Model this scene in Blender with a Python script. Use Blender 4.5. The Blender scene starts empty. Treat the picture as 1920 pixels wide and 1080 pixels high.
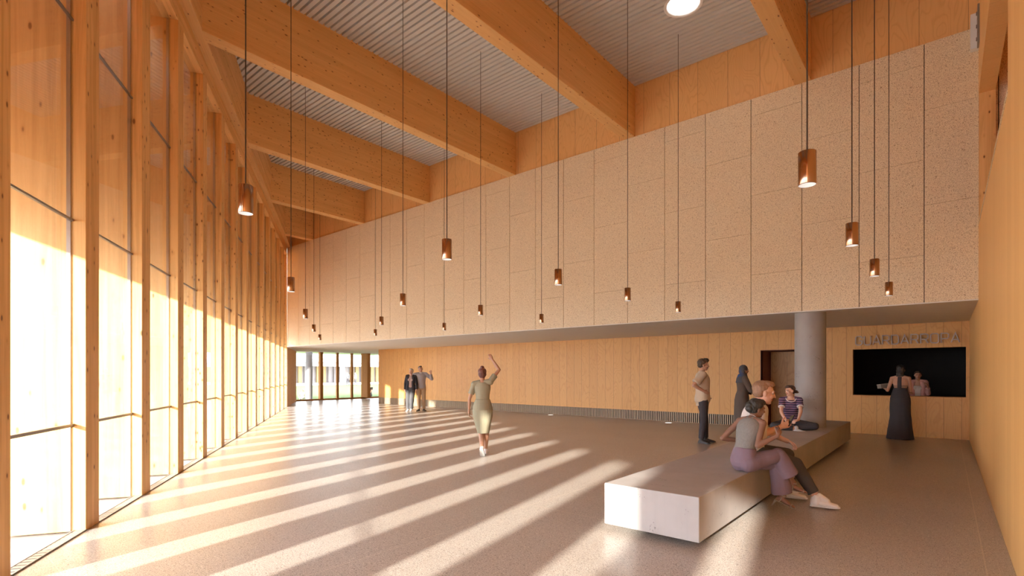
import bpy, bmesh, math, random
import numpy as np
from mathutils import Vector, Matrix, Quaternion, noise
random.seed(7)
SC = bpy.context.scene
COL = SC.collection
V = Vector

# ------------------------------------------------------------------ helpers
class MB:
    """collects shapes, builds one mesh object"""
    def __init__(s): s.v = []; s.f = []; s.sm = []
    def add(s, vs, fs, smooth=False):
        o = len(s.v); s.v += [tuple(v) for v in vs]
        s.f += [tuple(o + i for i in f) for f in fs]; s.sm += [smooth] * len(fs); return s
    def box(s, a, b, M=None):
        (x0, y0, z0), (x1, y1, z1) = a, b
        x0, x1 = min(x0, x1), max(x0, x1); y0, y1 = min(y0, y1), max(y0, y1); z0, z1 = min(z0, z1), max(z0, z1)
        vs = [V(p) for p in [(x0,y0,z0),(x1,y0,z0),(x1,y1,z0),(x0,y1,z0),(x0,y0,z1),(x1,y0,z1),(x1,y1,z1),(x0,y1,z1)]]
        if M is not None: vs = [M @ v for v in vs]
        return s.add(vs, [(0,3,2,1),(4,5,6,7),(0,1,5,4),(1,2,6,5),(2,3,7,6),(3,0,4,7)])
    def prism(s, poly, z0, z1):
        n = len(poly)
        ar = sum(poly[i][0]*poly[(i+1)%n][1]-poly[(i+1)%n][0]*poly[i][1] for i in range(n))
        if ar < 0: poly = poly[::-1]
        vs = [(p[0],p[1],z0) for p in poly] + [(p[0],p[1],z1) for p in poly]
        fs = [tuple(range(n))[::-1], tuple(range(n,2*n))] + [(i,(i+1)%n,n+(i+1)%n,n+i) for i in range(n)]
        return s.add(vs, fs)
    def cyl(s, c, r0, r1, z0, z1, n=32, caps=(True,True), smooth=True):
        vs = []
        for (r, z) in ((r0,z0),(r1,z1)):
            vs += [(c[0]+r*math.cos(2*math.pi*i/n), c[1]+r*math.sin(2*math.pi*i/n), z) for i in range(n)]
        s.add(vs, [(i,(i+1)%n,n+(i+1)%n,n+i) for i in range(n)], smooth)
        if caps[0]: s.add(vs[:n], [tuple(range(n))[::-1]])
        if caps[1]: s.add(vs[n:], [tuple(range(n))])
        return s
    def lathe(s, c, prof, n=32, smooth=True):
        """prof: list of (r,z) from bottom outside up; open profile"""
        vs = []; m = len(prof)
        for (r, z) in prof:
            vs += [(c[0]+r*math.cos(2*math.pi*i/n), c[1]+r*math.sin(2*math.pi*i/n), z) for i in range(n)]
        fs = [(j*n+i, j*n+(i+1)%n, (j+1)*n+(i+1)%n, (j+1)*n+i) for j in range(m-1) for i in range(n)]
        return s.add(vs, fs, smooth)
    def build(s, name, mat, parent=None, bevel=0.0, seg=2):
        me = bpy.data.meshes.new(name); me.from_pydata(s.v, [], s.f)
        me.polygons.foreach_set('use_smooth', s.sm)
        me.materials.append(mat); me.update()
        o = bpy.data.objects.new(name, me); COL.objects.link(o)
        if parent: o.parent = parent
        if bevel:
            m = o.modifiers.new('bevel', 'BEVEL'); m.width = bevel; m.segments = seg; m.limit_method = 'ANGLE'; m.angle_limit = math.radians(50)
        return o

def tag(o, label=None, cat=None, group=None, kind=None):
    if label: o['label'] = label
    if cat: o['category'] = cat
    if group: o['group'] = group
    if kind: o['kind'] = kind
    return o
def structure(o, label=None, cat=None): return tag(o, label, cat, None, 'structure')
def empty(name, loc=(0,0,0), rz=0.0, parent=None):
    o = bpy.data.objects.new(name, None); COL.objects.link(o); o.location = loc; o.rotation_euler = (0,0,rz)
    o.empty_display_size = .2
    if parent: o.parent = parent
    return o
def copy_tree(o, parent=None):
    c = o.copy(); COL.objects.link(c)
    if parent: c.parent = parent
    for ch in list(o.children): copy_tree(ch, c)
    return c

ORD = ['first','second','third','fourth','fifth','sixth','seventh','eighth','ninth','tenth','eleventh','twelfth','thirteenth','fourteenth','fifteenth','sixteenth','seventeenth','eighteenth','nineteenth','twentieth']

# ------------------------------------------------------------------ materials
class NT:
    def __init__(s, name, rough=.5, metal=0., spec=.5):
        s.m = bpy.data.materials.new(name); s.m.use_nodes = True
        s.t = s.m.node_tree; s.n = s.t.nodes; s.l = s.t.links
        s.b = s.n['Principled BSDF']; s.b.inputs['Roughness'].default_value = rough
        s.b.inputs['Metallic'].default_value = metal
        s.b.inputs['Specular IOR Level'].default_value = spec
        s.out = s.n['Material Output']
    def new(s, t, **kw):
        n = s.n.new(t)
        for k, v in kw.items(): setattr(n, k, v)
        return n
    def link(s, a, b): s.l.new(a, b)
    def math(s, op, a, b=None, c=None, clamp=False):
        n = s.new('ShaderNodeMath', operation=op); n.use_clamp = clamp
        for i, x in enumerate((a, b, c)):
            if x is None: continue
            if isinstance(x, (int, float)): n.inputs[i].default_value = x
            else: s.link(x, n.inputs[i])
        return n.outputs[0]
    def vmath(s, op, a, b):
        n = s.new('ShaderNodeVectorMath', operation=op)
        for i, x in enumerate((a, b)):
            if isinstance(x, (tuple, list)): n.inputs[i].default_value = x
            else: s.link(x, n.inputs[i])
        return n.outputs[0]
    def ramp(s, fac, stops):
        n = s.new('ShaderNodeValToRGB'); s.link(fac, n.inputs[0])
        e = n.color_ramp.elements
        while len(e) < len(stops): e.new(.5)
        for i, (p, c) in enumerate(stops):
            e[i].position = p; e[i].color = (*c, 1) if len(c) == 3 else c
        return n.outputs[0]
    def step(s, x, lo, hi):
        n = s.new('ShaderNodeMapRange', interpolation_type='SMOOTHSTEP'); s.link(x, n.inputs[0])
        n.inputs[1].default_value = lo; n.inputs[2].default_value = hi
        return n.outputs[0]
    def mix(s, fac, a, b, mode='MIX'):
        n = s.new('ShaderNodeMix', data_type='RGBA', blend_type=mode)
        for i, x in ((0, fac), (6, a), (7, b)):
            if isinstance(x, (int, float)): n.inputs[i].default_value = x
            elif isinstance(x, (tuple, list)): n.inputs[i].default_value = (*x, 1)
            else: s.link(x, n.inputs[i])
        return n.outputs[2]
    def noise(s, vec, scale, detail=2., rough=.5, dist=0.):
        n = s.new('ShaderNodeTexNoise'); s.link(vec, n.inputs['Vector'])
        n.inputs['Scale'].default_value = scale; n.inputs['Detail'].default_value = detail
        n.inputs['Roughness'].default_value = rough; n.inputs['Distortion'].default_value = dist
        return n.outputs[0]
    def voro(s, vec, scale, rnd=1.0):
        n = s.new('ShaderNodeTexVoronoi'); s.link(vec, n.inputs['Vector'])
        n.inputs['Scale'].default_value = scale; n.inputs['Randomness'].default_value = rnd
        return n
    def coord(s, kind='Object', rand=True):
        tc = s.new('ShaderNodeTexCoord'); v = tc.outputs[kind]
        if rand:
            oi = s.new('ShaderNodeObjectInfo')
            v = s.vmath('ADD', v, s.math('MULTIPLY', oi.outputs['Random'], 37.0))
        return v
    def world(s): return s.new('ShaderNodeNewGeometry').outputs['Position']
    def color(s, c):
        if isinstance(c, tuple): s.b.inputs['Base Color'].default_value = (*c, 1)
        else: s.link(c, s.b.inputs['Base Color'])
    def rough(s, x): s.link(x, s.b.inputs['Roughness'])
    def bump(s, h, strength=.2, dist=.01):
        n = s.new('ShaderNodeBump'); n.inputs['Strength'].default_value = strength; n.inputs['Distance'].default_value = dist
        s.link(h, n.inputs['Height']); s.link(n.outputs[0], s.b.inputs['Normal'])

def plain(name, c, rough=.6, metal=0., spec=.5):
    m = NT(name, rough, metal, spec)
    v = m.coord()
    k = m.noise(v, 9., 3.)
    m.color(m.mix(m.math('MULTIPLY', k, .22), c, tuple(x*.72 for x in c)))
    return m.m

WOOD = (.77, .47, .19)
def glulam(name, axis, base=WOOD, knot_density=1.0, knot_size=1.0, lam=None, rough=.5, soft=1., spec=.35):
    m = NT(name, rough, 0., spec); v = m.coord()
    def sc(al, ac): return tuple(al if i == axis else ac for i in range(3))
    g = m.noise(m.vmath('MULTIPLY', v, sc(.5, 13.)), 1., 4., .62, .6)
    g2 = m.noise(m.vmath('MULTIPLY', v, sc(1.4, 70.)), 1., 2.)
    big = m.noise(m.vmath('MULTIPLY', v, sc(.35, 2.2)), 1., 1.)
    lt = tuple(min(1, x*1.09) for x in base); dk = (base[0]*.86, base[1]*.80, base[2]*.72)
    c = m.mix(m.math('MULTIPLY', m.step(g, .35, .68), soft), lt, dk)
    c = m.mix(m.math('MULTIPLY', m.step(g2, .52, .75), .22*soft), c, (base[0]*.66, base[1]*.55, base[2]*.42))
    c = m.mix(m.math('MULTIPLY', m.step(big, .4, .65), .30), c, (base[0]*.93, base[1]*.82, base[2]*.70))
    if lam is not None:                       # laminations: each board of the glued stack a slightly other tone
        ax, w = lam
        sp = m.new('ShaderNodeSeparateXYZ'); m.link(m.coord(rand=False), sp.inputs[0])
        q = m.math('FLOOR', m.math('DIVIDE', sp.outputs[ax], w))
        wn = m.new('ShaderNodeTexWhiteNoise', noise_dimensions='1D'); m.link(q, wn.inputs['W'])
        c = m.mix(m.math('MULTIPLY', wn.outputs[0], .22), c, (base[0]*.80, base[1]*.70, base[2]*.58))
        fr = m.math('FRACT', m.math('DIVIDE', sp.outputs[ax], w))
        ln = m.math('LESS_THAN', fr, .035)
        c = m.mix(m.math('MULTIPLY', ln, .35), c, (base[0]*.55, base[1]*.42, base[2]*.32))
    for scl, r, thr in ((sc(2.6, 6.4), .115*knot_size, 1-.5*knot_density), (sc(7.5, 15.), .21*knot_size, 1-.34*knot_density)):
        vo = m.voro(m.vmath('MULTIPLY', v, scl), 1.)
        cs = m.new('ShaderNodeSeparateColor'); m.link(vo.outputs['Color'], cs.inputs[0])
        on = m.math('GREATER_THAN', cs.outputs[0], thr)
        d = vo.outputs['Distance']
        halo = m.math('MULTIPLY', m.math('SUBTRACT', 1., m.step(d, r*.6, r*1.9)), on)
        core = m.math('MULTIPLY', m.math('SUBTRACT', 1., m.step(d, r*.45, r)), on)
        c = m.mix(m.math('MULTIPLY', halo, .35), c, (base[0]*.72, base[1]*.55, base[2]*.40))
        c = m.mix(m.math('MULTIPLY', core, .88), c, (.16, .055, .018))
    m.color(c)
    m.rough(m.math('MULTIPLY_ADD', g, .25, rough-.12))
    m.bump(g2, .08, .004)
    return m.m

def plywood(name, uax, width, base=(.665, .352, .115), off=0., joint=.005, swirl=.36, rough=.45, lines=1.0):
    """upright boards of rotary cut veneer; uax = world axis along which boards repeat"""
    m = NT(name, rough, 0., .35); p = m.world()
    sp = m.new('ShaderNodeSeparateXYZ'); m.link(p, sp.inputs[0])
    u = m.math('DIVIDE', m.math('SUBTRACT', sp.outputs[uax], off), width)
    q = m.math('FLOOR', u)
    wn = m.new('ShaderNodeTexWhiteNoise', noise_dimensions='1D'); m.link(q, wn.inputs['W'])
    rnd = wn.outputs[0]
    v = m.vmath('ADD', p, m.vmath('MULTIPLY', wn.outputs['Color'], (41., 23., 57.)))
    n1 = m.noise(m.vmath('MULTIPLY', v, (2.6, 2.6, .75)), 1., 1.6, .45, .35)
    rings = m.math('ABSOLUTE', m.math('SUBTRACT', m.math('FRACT', m.math('MULTIPLY', n1, 17.)), .5))
    rr = m.step(rings, .0, .22)
    fine = m.noise(m.vmath('MULTIPLY', v, (60., 60., 2.)), 1., 2.)
    lt = tuple(min(1, x*1.06) for x in base); dk = (base[0]*.80, base[1]*.70, base[2]*.58)
    c = m.mix(m.math('MULTIPLY', m.math('SUBTRACT', 1., rr), swirl), lt, dk)
    c = m.mix(m.math('MULTIPLY', m.step(fine, .45, .75), .22), c, dk)
    c = m.mix(m.math('MULTIPLY', rnd, .30), c, (base[0]*.86, base[1]*.78, base[2]*.68))
    fr = m.math('FRACT', u)
    e = m.math('MINIMUM', fr, m.math('SUBTRACT', 1., fr))
    ln = m.math('LESS_THAN', e, joint*.5/width)
    c = m.mix(m.math('MULTIPLY', ln, .85*lines), c, (.10, .045, .018))
    m.color(c)
    m.bump(m.math('SUBTRACT', 1., ln), .4, .004)
    return m.m

M = {}
M['post'] = glulam('pine_post', 2, knot_density=1.0)
M['beam'] = glulam('glulam_beam', 1, knot_density=1.9, knot_size=.85, lam=(2, .04), soft=.45)
M['post_wall'] = glulam('pine_wall', 2, base=(.70, .42, .19), knot_density=1.5, lam=(0, .7), soft=.8, rough=.85, spec=.05)
M['edge'] = glulam('glulam_edge', 0, knot_density=.7, lam=(2, .12))
M['ply'] = plywood('plywood_boards', 0, .315, off=-1.62)
M['ply_strip'] = plywood('plywood_strip', 0, .632, off=-5.41, base=(.74, .435, .175), swirl=.4)
M['ply_right'] = plywood('plywood_right_wall', 1, .30, off=.1, base=(.82, .49, .185), swirl=.10, lines=.22, joint=.006)
M['hall_white'] = plain('white_render', (.82, .80, .78), .6)
M['ply_end'] = plywood('plywood_end_wall', 1, .42, off=.1, base=(.62, .42, .25), swirl=.8)
M['door'] = plywood('door_veneer', 0, .40, off=-3.5, base=(.62, .36, .15), swirl=.5)
M['frame'] = glulam('dark_timber_frame', 2, base=(.50, .25, .10), knot_density=.3, rough=.8, spec=.1)

def mk_rock():
    m = NT('wood_wool_panel', .9, 0., .2); v = m.world()
    a = m.noise(v, 56., 3., .65, .8)
    b = m.noise(m.vmath('ADD', v, (3., 9., 1.)), 120., 2., .6, .4)
    big = m.noise(v, 1.1, 2.)
    c = m.mix(m.step(a, .40, .62), (.92, .79, .57), (.81, .67, .46))
    c = m.mix(m.math('MULTIPLY', m.step(b, .53, .64), .85), c, (.22, .12, .055))
    c = m.mix(m.math('MULTIPLY', m.step(a, .60, .68), .85), c, (.22, .12, .055))
    c = m.mix(m.math('MULTIPLY', m.step(a, .36, .24), .5), c, (.86, .75, .58))
    c = m.mix(m.math('MULTIPLY', big, .12), c, (.52, .38, .25))
    m.color(c); m.bump(m.math('ADD', a, b), .5, .01)
    return m.m
M['rock'] = mk_rock()

def mk_floor():
    m = NT('polished_terrazzo', .3, 0., .5); v = m.world()
    vo = m.voro(v, 80.)
    cs = m.new('ShaderNodeSeparateColor'); m.link(vo.outputs['Color'], cs.inputs[0])
    big = m.noise(v, .55, 3., .55)
    f = m.noise(v, 150., 2.)
    base = m.mix(m.step(big, .35, .7), (.455, .405, .365), (.41, .36, .32))
    dark = m.math('MULTIPLY', m.math('GREATER_THAN', cs.outputs[0], .80), m.math('SUBTRACT', 1., m.step(vo.outputs['Distance'], .34, .52)))
    lite = m.math('MULTIPLY', m.math('LESS_THAN', cs.outputs[0], .22), m.math('SUBTRACT', 1., m.step(vo.outputs['Distance'], .34, .52)))
    g = m.noise(v, 118., 3., .65)
    c = m.mix(m.math('MULTIPLY', m.step(g, .50, .62), .75), base, (.205, .165, .135))
    c = m.mix(m.math('MULTIPLY', m.step(g, .46, .36), .75), c, (.66, .60, .54))
    c = m.mix(m.math('MULTIPLY', dark, .85), c, (.16, .125, .10))
    c = m.mix(m.math('MULTIPLY', lite, .6), c, (.68, .62, .56))
    sp = m.new('ShaderNodeSeparateXYZ'); m.link(v, sp.inputs[0])
    for ax, off in ((0, .235), (1, .80)):
        fr = m.math('ABSOLUTE', m.math('SUBTRACT', m.math('FRACT', m.math('ADD', m.math('DIVIDE', m.math('SUBTRACT', sp.outputs[ax], off), 3.86), .5)), .5))
        ln = m.math('LESS_THAN', fr, .0035/3.86)
        c = m.mix(m.math('MULTIPLY', ln, .5), c, (.70, .60, .48))
    m.color(c)
    m.rough(m.math('MULTIPLY_ADD', f, .14, .235))
    m.bump(f, .03, .002)
    return m.m
M['floor'] = mk_floor()

def mk_concrete(name, base, pits=True, rough=.6, vert=1.):
    m = NT(name, rough, 0., .4); v = m.coord(rand=False)
    big = m.noise(v, 1.3, 4., .6); mid = m.noise(v, 7., 3.)
    st = m.noise(m.vmath('MULTIPLY', v, (24., 24., .8)), 1., 2.)
    c = m.mix(m.step(big, .3, .7), base, tuple(x*.84 for x in base))
    c = m.mix(m.math('MULTIPLY', m.step(mid, .5, .75), .2), c, tuple(x*.8 for x in base))
    c = m.mix(m.math('MULTIPLY', m.step(st, .5, .8), .18*vert), c, tuple(x*.75 for x in base))
    h = mid
    if pits:
        msk = m.step(m.noise(v, 6.5, 1.), .60, .69)
        pv = m.noise(v, 62., 2., .6, .6)
        pit = m.math('MULTIPLY', m.step(pv, .60, .64), msk)
        c = m.mix(m.math('MULTIPLY', pit, .8), c, tuple(x*.28 for x in base))
        h = m.math('SUBTRACT', m.math('MULTIPLY', mid, .1), pit)
    m.color(c); m.bump(h, .25, .006)
    return m.m
M['bench'] = mk_concrete('fair_faced_concrete', (.42, .39, .38))
M['column'] = mk_concrete('column_concrete', (.37, .345, .325), True, .55)
M['soffit'] = plain('soffit_paint', (.76, .715, .65), .75)
M['deck'] = plain('deck_sheet', (.57, .55, .52), .55)
M['black'] = plain('black_backing', (.012, .011, .011), .9)
M['dark_room'] = plain('unlit_cloakroom_black', (.016, .012, .011), .9)  # near-black colour stands in for the darkness of the unlit room
M['reveal'] = plain('dark_red_reveal', (.20, .060, .034), .6)
M['grey_metal'] = plain('grey_metal', (.30, .29, .285), .35, .7)
M['cord'] = plain('brown_cord', (.055, .035, .024), .5)
M['white'] = plain('white_paint', (.80, .79, .77), .5)
M['paving'] = mk_concrete('outdoor_paving', (.44, .42, .405), False, .8, 0.)
M['grille_metal'] = plain('grille_metal', (.30, .295, .29), .4, .3)

def mk_lamp_metal():
    m = NT('brushed_bronze', .26, 1., .5); v = m.coord()
    k = m.noise(m.vmath('MULTIPLY', v, (14., 14., 3.)), 1., 3.)
    m.color(m.mix(k, (.50, .335, .235), (.34, .215, .145)))
    m.rough(m.math('MULTIPLY_ADD', k, .20, .06))
    return m.m
M['bronze'] = mk_lamp_metal()
def emit(name, c, s, base=(.85, .85, .85)):
    m = NT(name, .4); m.color(base); m.b.inputs['Emission Color'].default_value = (*c, 1); m.b.inputs['Emission Strength'].default_value = s
    return m.m
M['lens'] = emit('lamp_lens', (1., .97, .95), .30, (.6, .6, .6))
M['skylens'] = emit('ceiling_lamp_lens', (1., .98, .96), 5.)
M['spot'] = emit('floor_spot_lens', (1., .95, .88), 1.6)

def mk_glass():
    m = NT('clear_glass'); m.n.remove(m.b)
    lw = m.new('ShaderNodeLayerWeight'); lw.inputs[0].default_value = .5
    f = m.math('POWER', lw.outputs['Facing'], 5.)
    f = m.math('MULTIPLY_ADD', f, .92, .08)
    tr = m.new('ShaderNodeBsdfTransparent'); tr.inputs[0].default_value = (.97, .975, .97, 1)
    gl = m.new('ShaderNodeBsdfGlossy'); gl.inputs['Roughness'].default_value = .015
    mx = m.new('ShaderNodeMixShader'); m.link(f, mx.inputs[0]); m.link(tr.outputs[0], mx.inputs[1]); m.link(gl.outputs[0], mx.inputs[2])
    m.link(mx.outputs[0], m.out.inputs[0])
    return m.m
M['glass'] = mk_glass()

def mk_grass():
    m = NT('lawn', .9, 0., .1); v = m.world()
    k = m.noise(v, 9., 4.)
    m.color(m.mix(k, (.075, .115, .030), (.11, .15, .05)))
    m.bump(k, .6, .05)
    return m.m
M['grass'] = mk_grass()

# ------------------------------------------------------------------ frame of reference
P0 = V((-6.29, 1.17, 0)); D = V((-.850, .527, 0)).normalized(); N = V((-D.y*-1, -D.x, 0))
N = V((.527, .850, 0)).normalized()
PITCH = 1.462; FW = .28
FROT = math.atan2(D.y, D.x)                 # local x along the facade, local -y is inwards
def fp(s, n, z=0.): return P0 + D*s + N*n + V((0,0,z))
MF = Matrix.Translation(P0) @ Matrix.Rotation(FROT, 4, 'Z')   # local (s, -n, z)
YB, YW, XR = 11.2, 15.5, .40               # acoustic band plane, back wall plane, right wall plane
ZS, ZT, ZD, ZH = 2.70, 7.08, 8.27, 6.77    # soffit, band top, deck, glazing head
S0, S1 = -7.9, 19.25

# ------------------------------------------------------------------ floor and ground
a = fp(S0-.6, -.04); b = fp(24.6, -.04)
def fy(x, n=-.04):                           # y of the facade line at this x
    s = (x - P0.x - N.x*n)/D.x
    return P0.y + N.y*n + D.y*s
fl = MB()
fl.prism([(-21.5, fy(-21.5)), (.75, fy(.75)), (.75, 17.3), (-21.5, 17.3)], -.2, 0.)
fl.prism([(-27., fy(-27.)), (-21.5, fy(-21.5)), (-21.5, 23.0), (-27., 23.0)], -.2, 0.)
structure(fl.build('floor', M['floor']), 'polished grey brown terrazzo floor striped with sunlight', 'floor')
g = MB(); g.box((-120, -60, -.42), (60, 140, -.22)); 
structure(g.build('ground', M['paving']), 'pale paved ground outside the hall', 'ground')
# paving strip outside the glazing
pa = [fp(S0-4, -.06), fp(24.5, -.06), fp(24.5, -6), fp(S0-4, -6)]
structure(MB().prism([(p.x, p.y) for p in pa], -.22, -.03).build('trim_1', M['paving']), 'pale concrete paving outside the tall glazing', 'paving')

# ------------------------------------------------------------------ timber posts of the glazed facade
def build_post():
    return MB().box((0, 0, 0), (FW, .69, ZH)).build('timber_post', M['post'], None, .004, 1)
post = build_post()
KMIN, KMAX = -5, 13
vis = 0
for k in range(KMIN, KMAX+1):
    o = post if k == KMIN else copy_tree(post)
    p = fp(k*PITCH, 0, 0); o.location = p; o.rotation_euler = (0, 0, FROT)
    if k < -1:
        lab = 'tall pine facade post %s before the one cut by the left edge' % ['one','two','three','four'][-2-k]
    elif k == -1: lab = 'tall pine facade post cut off by the left edge of the photo'
    elif k == 0: lab = 'tall pine facade post nearest the viewer with its foot in view'
    elif k == KMAX: lab = 'farthest tall pine facade post, against the speckled upper wall'
    else: lab = 'tall pine facade post, %s beyond the nearest one with foot in view' % ORD[k-1]
    tag(o, lab, 'post', 'tall pine posts of the glazed facade')

# windows: one per bay, four panes and three rails
wn = 0
for k in range(KMIN, KMAX):
    wn += 1
    w = structure(empty('window_%d' % wn, fp(k*PITCH, 0, 0), FROT),
                  ('full height glazed bay just beyond the %s pine post from the left edge' % ORD[k+1]) if k >= -1 else 'full height glazed bay out of frame at left', 'window')
    x0, x1 = FW+.001, PITCH-.001
    zs = [(.004, .995), (1.022, 2.940), (2.960, 4.840), (4.860, ZH-.004)]
    for z0, z1 in zs:
        MB().box((x0, .100, z0), (x1, .116, z1)).build('pane', M['glass'], w)
    MB().box((x0, .094, .995), (x1, .122, 1.022)).build('rail', M['grey_metal'], w)
    for z in (2.940, 4.840):
        MB().box((x0, .096, z), (x1, .120, z+.020)).build('rail', M['grey_metal'], w)
    for q0, q1 in ((x0, x0+.012), (x1-.012, x1)): MB().box((q0, .117, .004), (q1, .150, ZH-.004)).build('stile', M['grey_metal'], w)

# floor convector grilles between the posts
def build_grille():
    r = empty('floor_grille')
    f = MB(); L0, L1 = FW+.002, PITCH-.002
    f.box((L0, -.004, 0), (L1, .006, .012)); f.box((L0, .088, 0), (L1, .098, .012))
    f.build('frame', M['grille_metal'], r)
    s = MB(); n = 16
    for i in range(n):
        x = L0 + (L1-L0)*(i+.5)/n
        s.box((x-.030, .006, .0005), (x+.030, .088, .009))
    s.build('slats', M['grille_metal'], r)
    return r
gr = build_grille()
for k in range(-1, KMAX):
    o = gr if k == -1 else copy_tree(gr)
    o.location = fp(k*PITCH, 0, .001); o.rotation_euler = (0, 0, FROT)
    tag(o, 'pale metal floor grille along the glass, %s bay from the left edge' % ORD[k+1], 'floor grille', 'floor grilles along the glazing')

# header on the posts and the projecting edge beam above it
mh = MB().box((S0, 0, ZH+.001), (S1, .42, ZT-.002), None)
o = mh.build('header_beam', M['edge']); o.matrix_world = MF
tag(o, 'long timber header resting on the tops of the facade posts', 'beam')
o = MB().box((S0, -.16, ZT), (S1, .42, 8.40)).build('edge_beam', M['edge'], None, .012, 2); o.matrix_world = MF
tag(o, 'deep timber edge beam above the glazing carrying the roof beam ends', 'beam')

# ------------------------------------------------------------------ roof beams
def edge_y(x):    # y of the edge beam's inner face at this x
    s = (x - P0.x - N.x*.16)/D.x
    return P0.y + N.y*.16 + D.y*s
blabs = ['roof beam nearest the wall with the lettering, cut by the top edge right of centre',
         'roof beam that meets the speckled wall right of centre', 'longest roof beam in view, meeting the speckled wall at centre',
         'third farthest roof beam from the end of the hall', 'second farthest roof beam at the end of the hall', 'short farthest roof beam in the dark end corner']
for k in range(6):
    xr = -1.97 - 3.655*k; xl = xr - .28
    yl, yr = edge_y(xl)-.01, edge_y(xr)-.01
    # built round its own origin at the wall end
    m = MB(); m.prism([(-.28, YB+.03), (0, YB+.03), (0, yr), (-.28, yl)], ZT, 8.36)
    o = m.build('roof_beam', M['beam'], None, .006, 1); o.location = (xr, 0, 0)
    tag(o, 'deep glued timber ' + blabs[k], 'beam', 'glued timber roof beams')

# ------------------------------------------------------------------ corrugated deck with a round opening
SKX, SKY, SKR = -3.70, 9.30, .31
deck = MB(); per = .125; fl_w = .082; dep = .07
y = -4.0
prof = []
while y < YB+.3:
    prof += [(y, ZD), (y+fl_w, ZD), (y+fl_w+.006, ZD+dep), (y+per-.006, ZD+dep)]
    y += per
for i in range(len(prof)-1):
    (y0, z0), (y1, z1) = prof[i], prof[i+1]
    xa = P0.x + (y0 - P0.y)/D.y*D.x - .8 ; xb = .45
    ym = (y0+y1)/2
    def q(x0, x1): deck.add([(x0,y0,z0),(x1,y0,z0),(x1,y1,z1),(x0,y1,z1)], [(0,3,2,1)])
    if abs(ym-SKY) < SKR and xa < SKX:
        h = math.sqrt(max(0, SKR**2-(ym-SKY)**2)); q(xa, SKX-h); q(SKX+h, xb)
    else: q(xa, xb)
xa0 = fp(S0, -.42); xa1 = fp(S1+.3, -.42)
o = deck.build('ceiling', M['deck']); structure(o, 'ribbed grey metal roof deck between the timber beams', 'ceiling')
md = o.modifiers.new('thick', 'SOLIDIFY'); md.thickness = .004; md.offset = -1
rf = MB().prism([(xa0.x, xa0.y), (3.4, xa0.y-.4), (3.4, 12.2), (xa1.x, 12.2)], 8.95, 9.15)
structure(rf.build('trim_2', M['deck']), 'roof build up above the metal deck', 'roof')
# parapet faces closing the roof void
fv = MB().box((S0-.4, .40, 8.38), (S1+.6, .50, 9.1)); o = fv.build('trim_3', M['edge']); o.matrix_world = MF; structure(o, 'roof edge board', 'trim')
sl = empty('ceiling_light', (SKX, SKY, ZD))
MB().lathe((0,0), [(SKR+.035, -.005), (SKR-.012, -.012), (SKR-.03, .02), (SKR-.03, .34)], 48).build('light_tube', M['white'], sl)
MB().cyl((0,0), SKR-.035, SKR-.035, .15, .16, 48).build('diffuser', M['skylens'], sl)
tag(sl, 'round white ceiling light set into the ribbed deck, cut by the top edge', 'ceiling light')

# ------------------------------------------------------------------ acoustic band wall, soffit, strip
bw = MB()
for k in range(-3, 25):
    x1 = -.285 - .92*(k-0) if k >= 0 else -.285 + .92*(-k)
    x0 = x1 - .92
    zs = [2.70, 4.345, 5.95, ZT] if (k % 2) else [2.70, 3.50, 5.115, 6.73, ZT]
    for z0, z1 in zip(zs, zs[1:]):
        lo = max(x0+.0055, -22.46); hi = min(x1-.0055, 2.2)
        if hi-lo < .02: continue
        bw.box((lo, YB, z0+(.0025 if z0 > 2.71 else 0)), (hi, YB+.03, z1-(.0025 if z1 < 7.0 else 0)))
wb = structure(bw.build('wall_upper', M['rock']), 'speckled wood wool panel wall above the low soffit', 'wall')
MB().box((-22.46, YB+.03, ZS+.02), (2.3, YB+.22, ZT)).build('backing', M['black'], wb)
structure(MB().box((-23.2, YB+.035, ZT), (XR+.3, YB+.15, 8.95)).build('wall_strip', M['ply_strip']), 'plywood strip wall between the roof beams', 'wall')
e1 = fp(24.6, -.02); e0 = fp(19.0, -.02)
structure(MB().prism([(XR+.02, YB+.001), (XR+.02, 17.4), (-21.4, 17.4), (-21.4, 23.), (-27., 23.), (-27., e1.y), (e1.x, e1.y), (e0.x, YB+.001)], ZS-.02, ZS-.001).build('ceiling_low', M['soffit']), 'smooth pale low soffit under the speckled wall', 'ceiling')
# solid timber end wall continuing the facade line
o = MB().box((13*PITCH+FW+.003, -.0, 0), (24.0, .30, ZS-.021)).build('wall_end', M['post_wall']); o.matrix_world = MF
structure(o, 'plain plywood wall between the last facade post and the end window', 'wall')

# ------------------------------------------------------------------ back wall with door recess and hatch
DX0, DX1, DZ = -3.95, -2.40, 2.13
HX0, HX1, HZ0, HZ1 = -1.80, .345, .96, 2.10
bk = MB(); ya, yb = YW, YW+.16; zt = ZS-.021
bk.box((-21.7, ya, 0), (DX0, yb, zt)); bk.box((DX0, ya, DZ), (DX1, yb, zt))
bk.box((DX1, ya, 0), (HX0, yb, zt)); bk.box((HX0, ya, 0), (HX1, yb, HZ0)); bk.box((HX0, ya, HZ1), (HX1, yb, zt)); bk.box((HX1, ya, 0), (XR+.2, yb, zt))
structure(bk.build('wall_back', M['ply']), 'back wall of upright plywood boards under the soffit', 'wall')
structure(MB().box((-21.7, YW+.161, 0), (-21.54, 22.9, zt)).build('wall_return', M['ply_end']), 'plywood wall turning the far corner of the back wall', 'wall')
structure(MB().box((-27., 22.7, 0), (-21.54, 22.9, zt)).build('wall_corridor', M['ply']), 'plywood wall closing the far corridor', 'wall')
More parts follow.
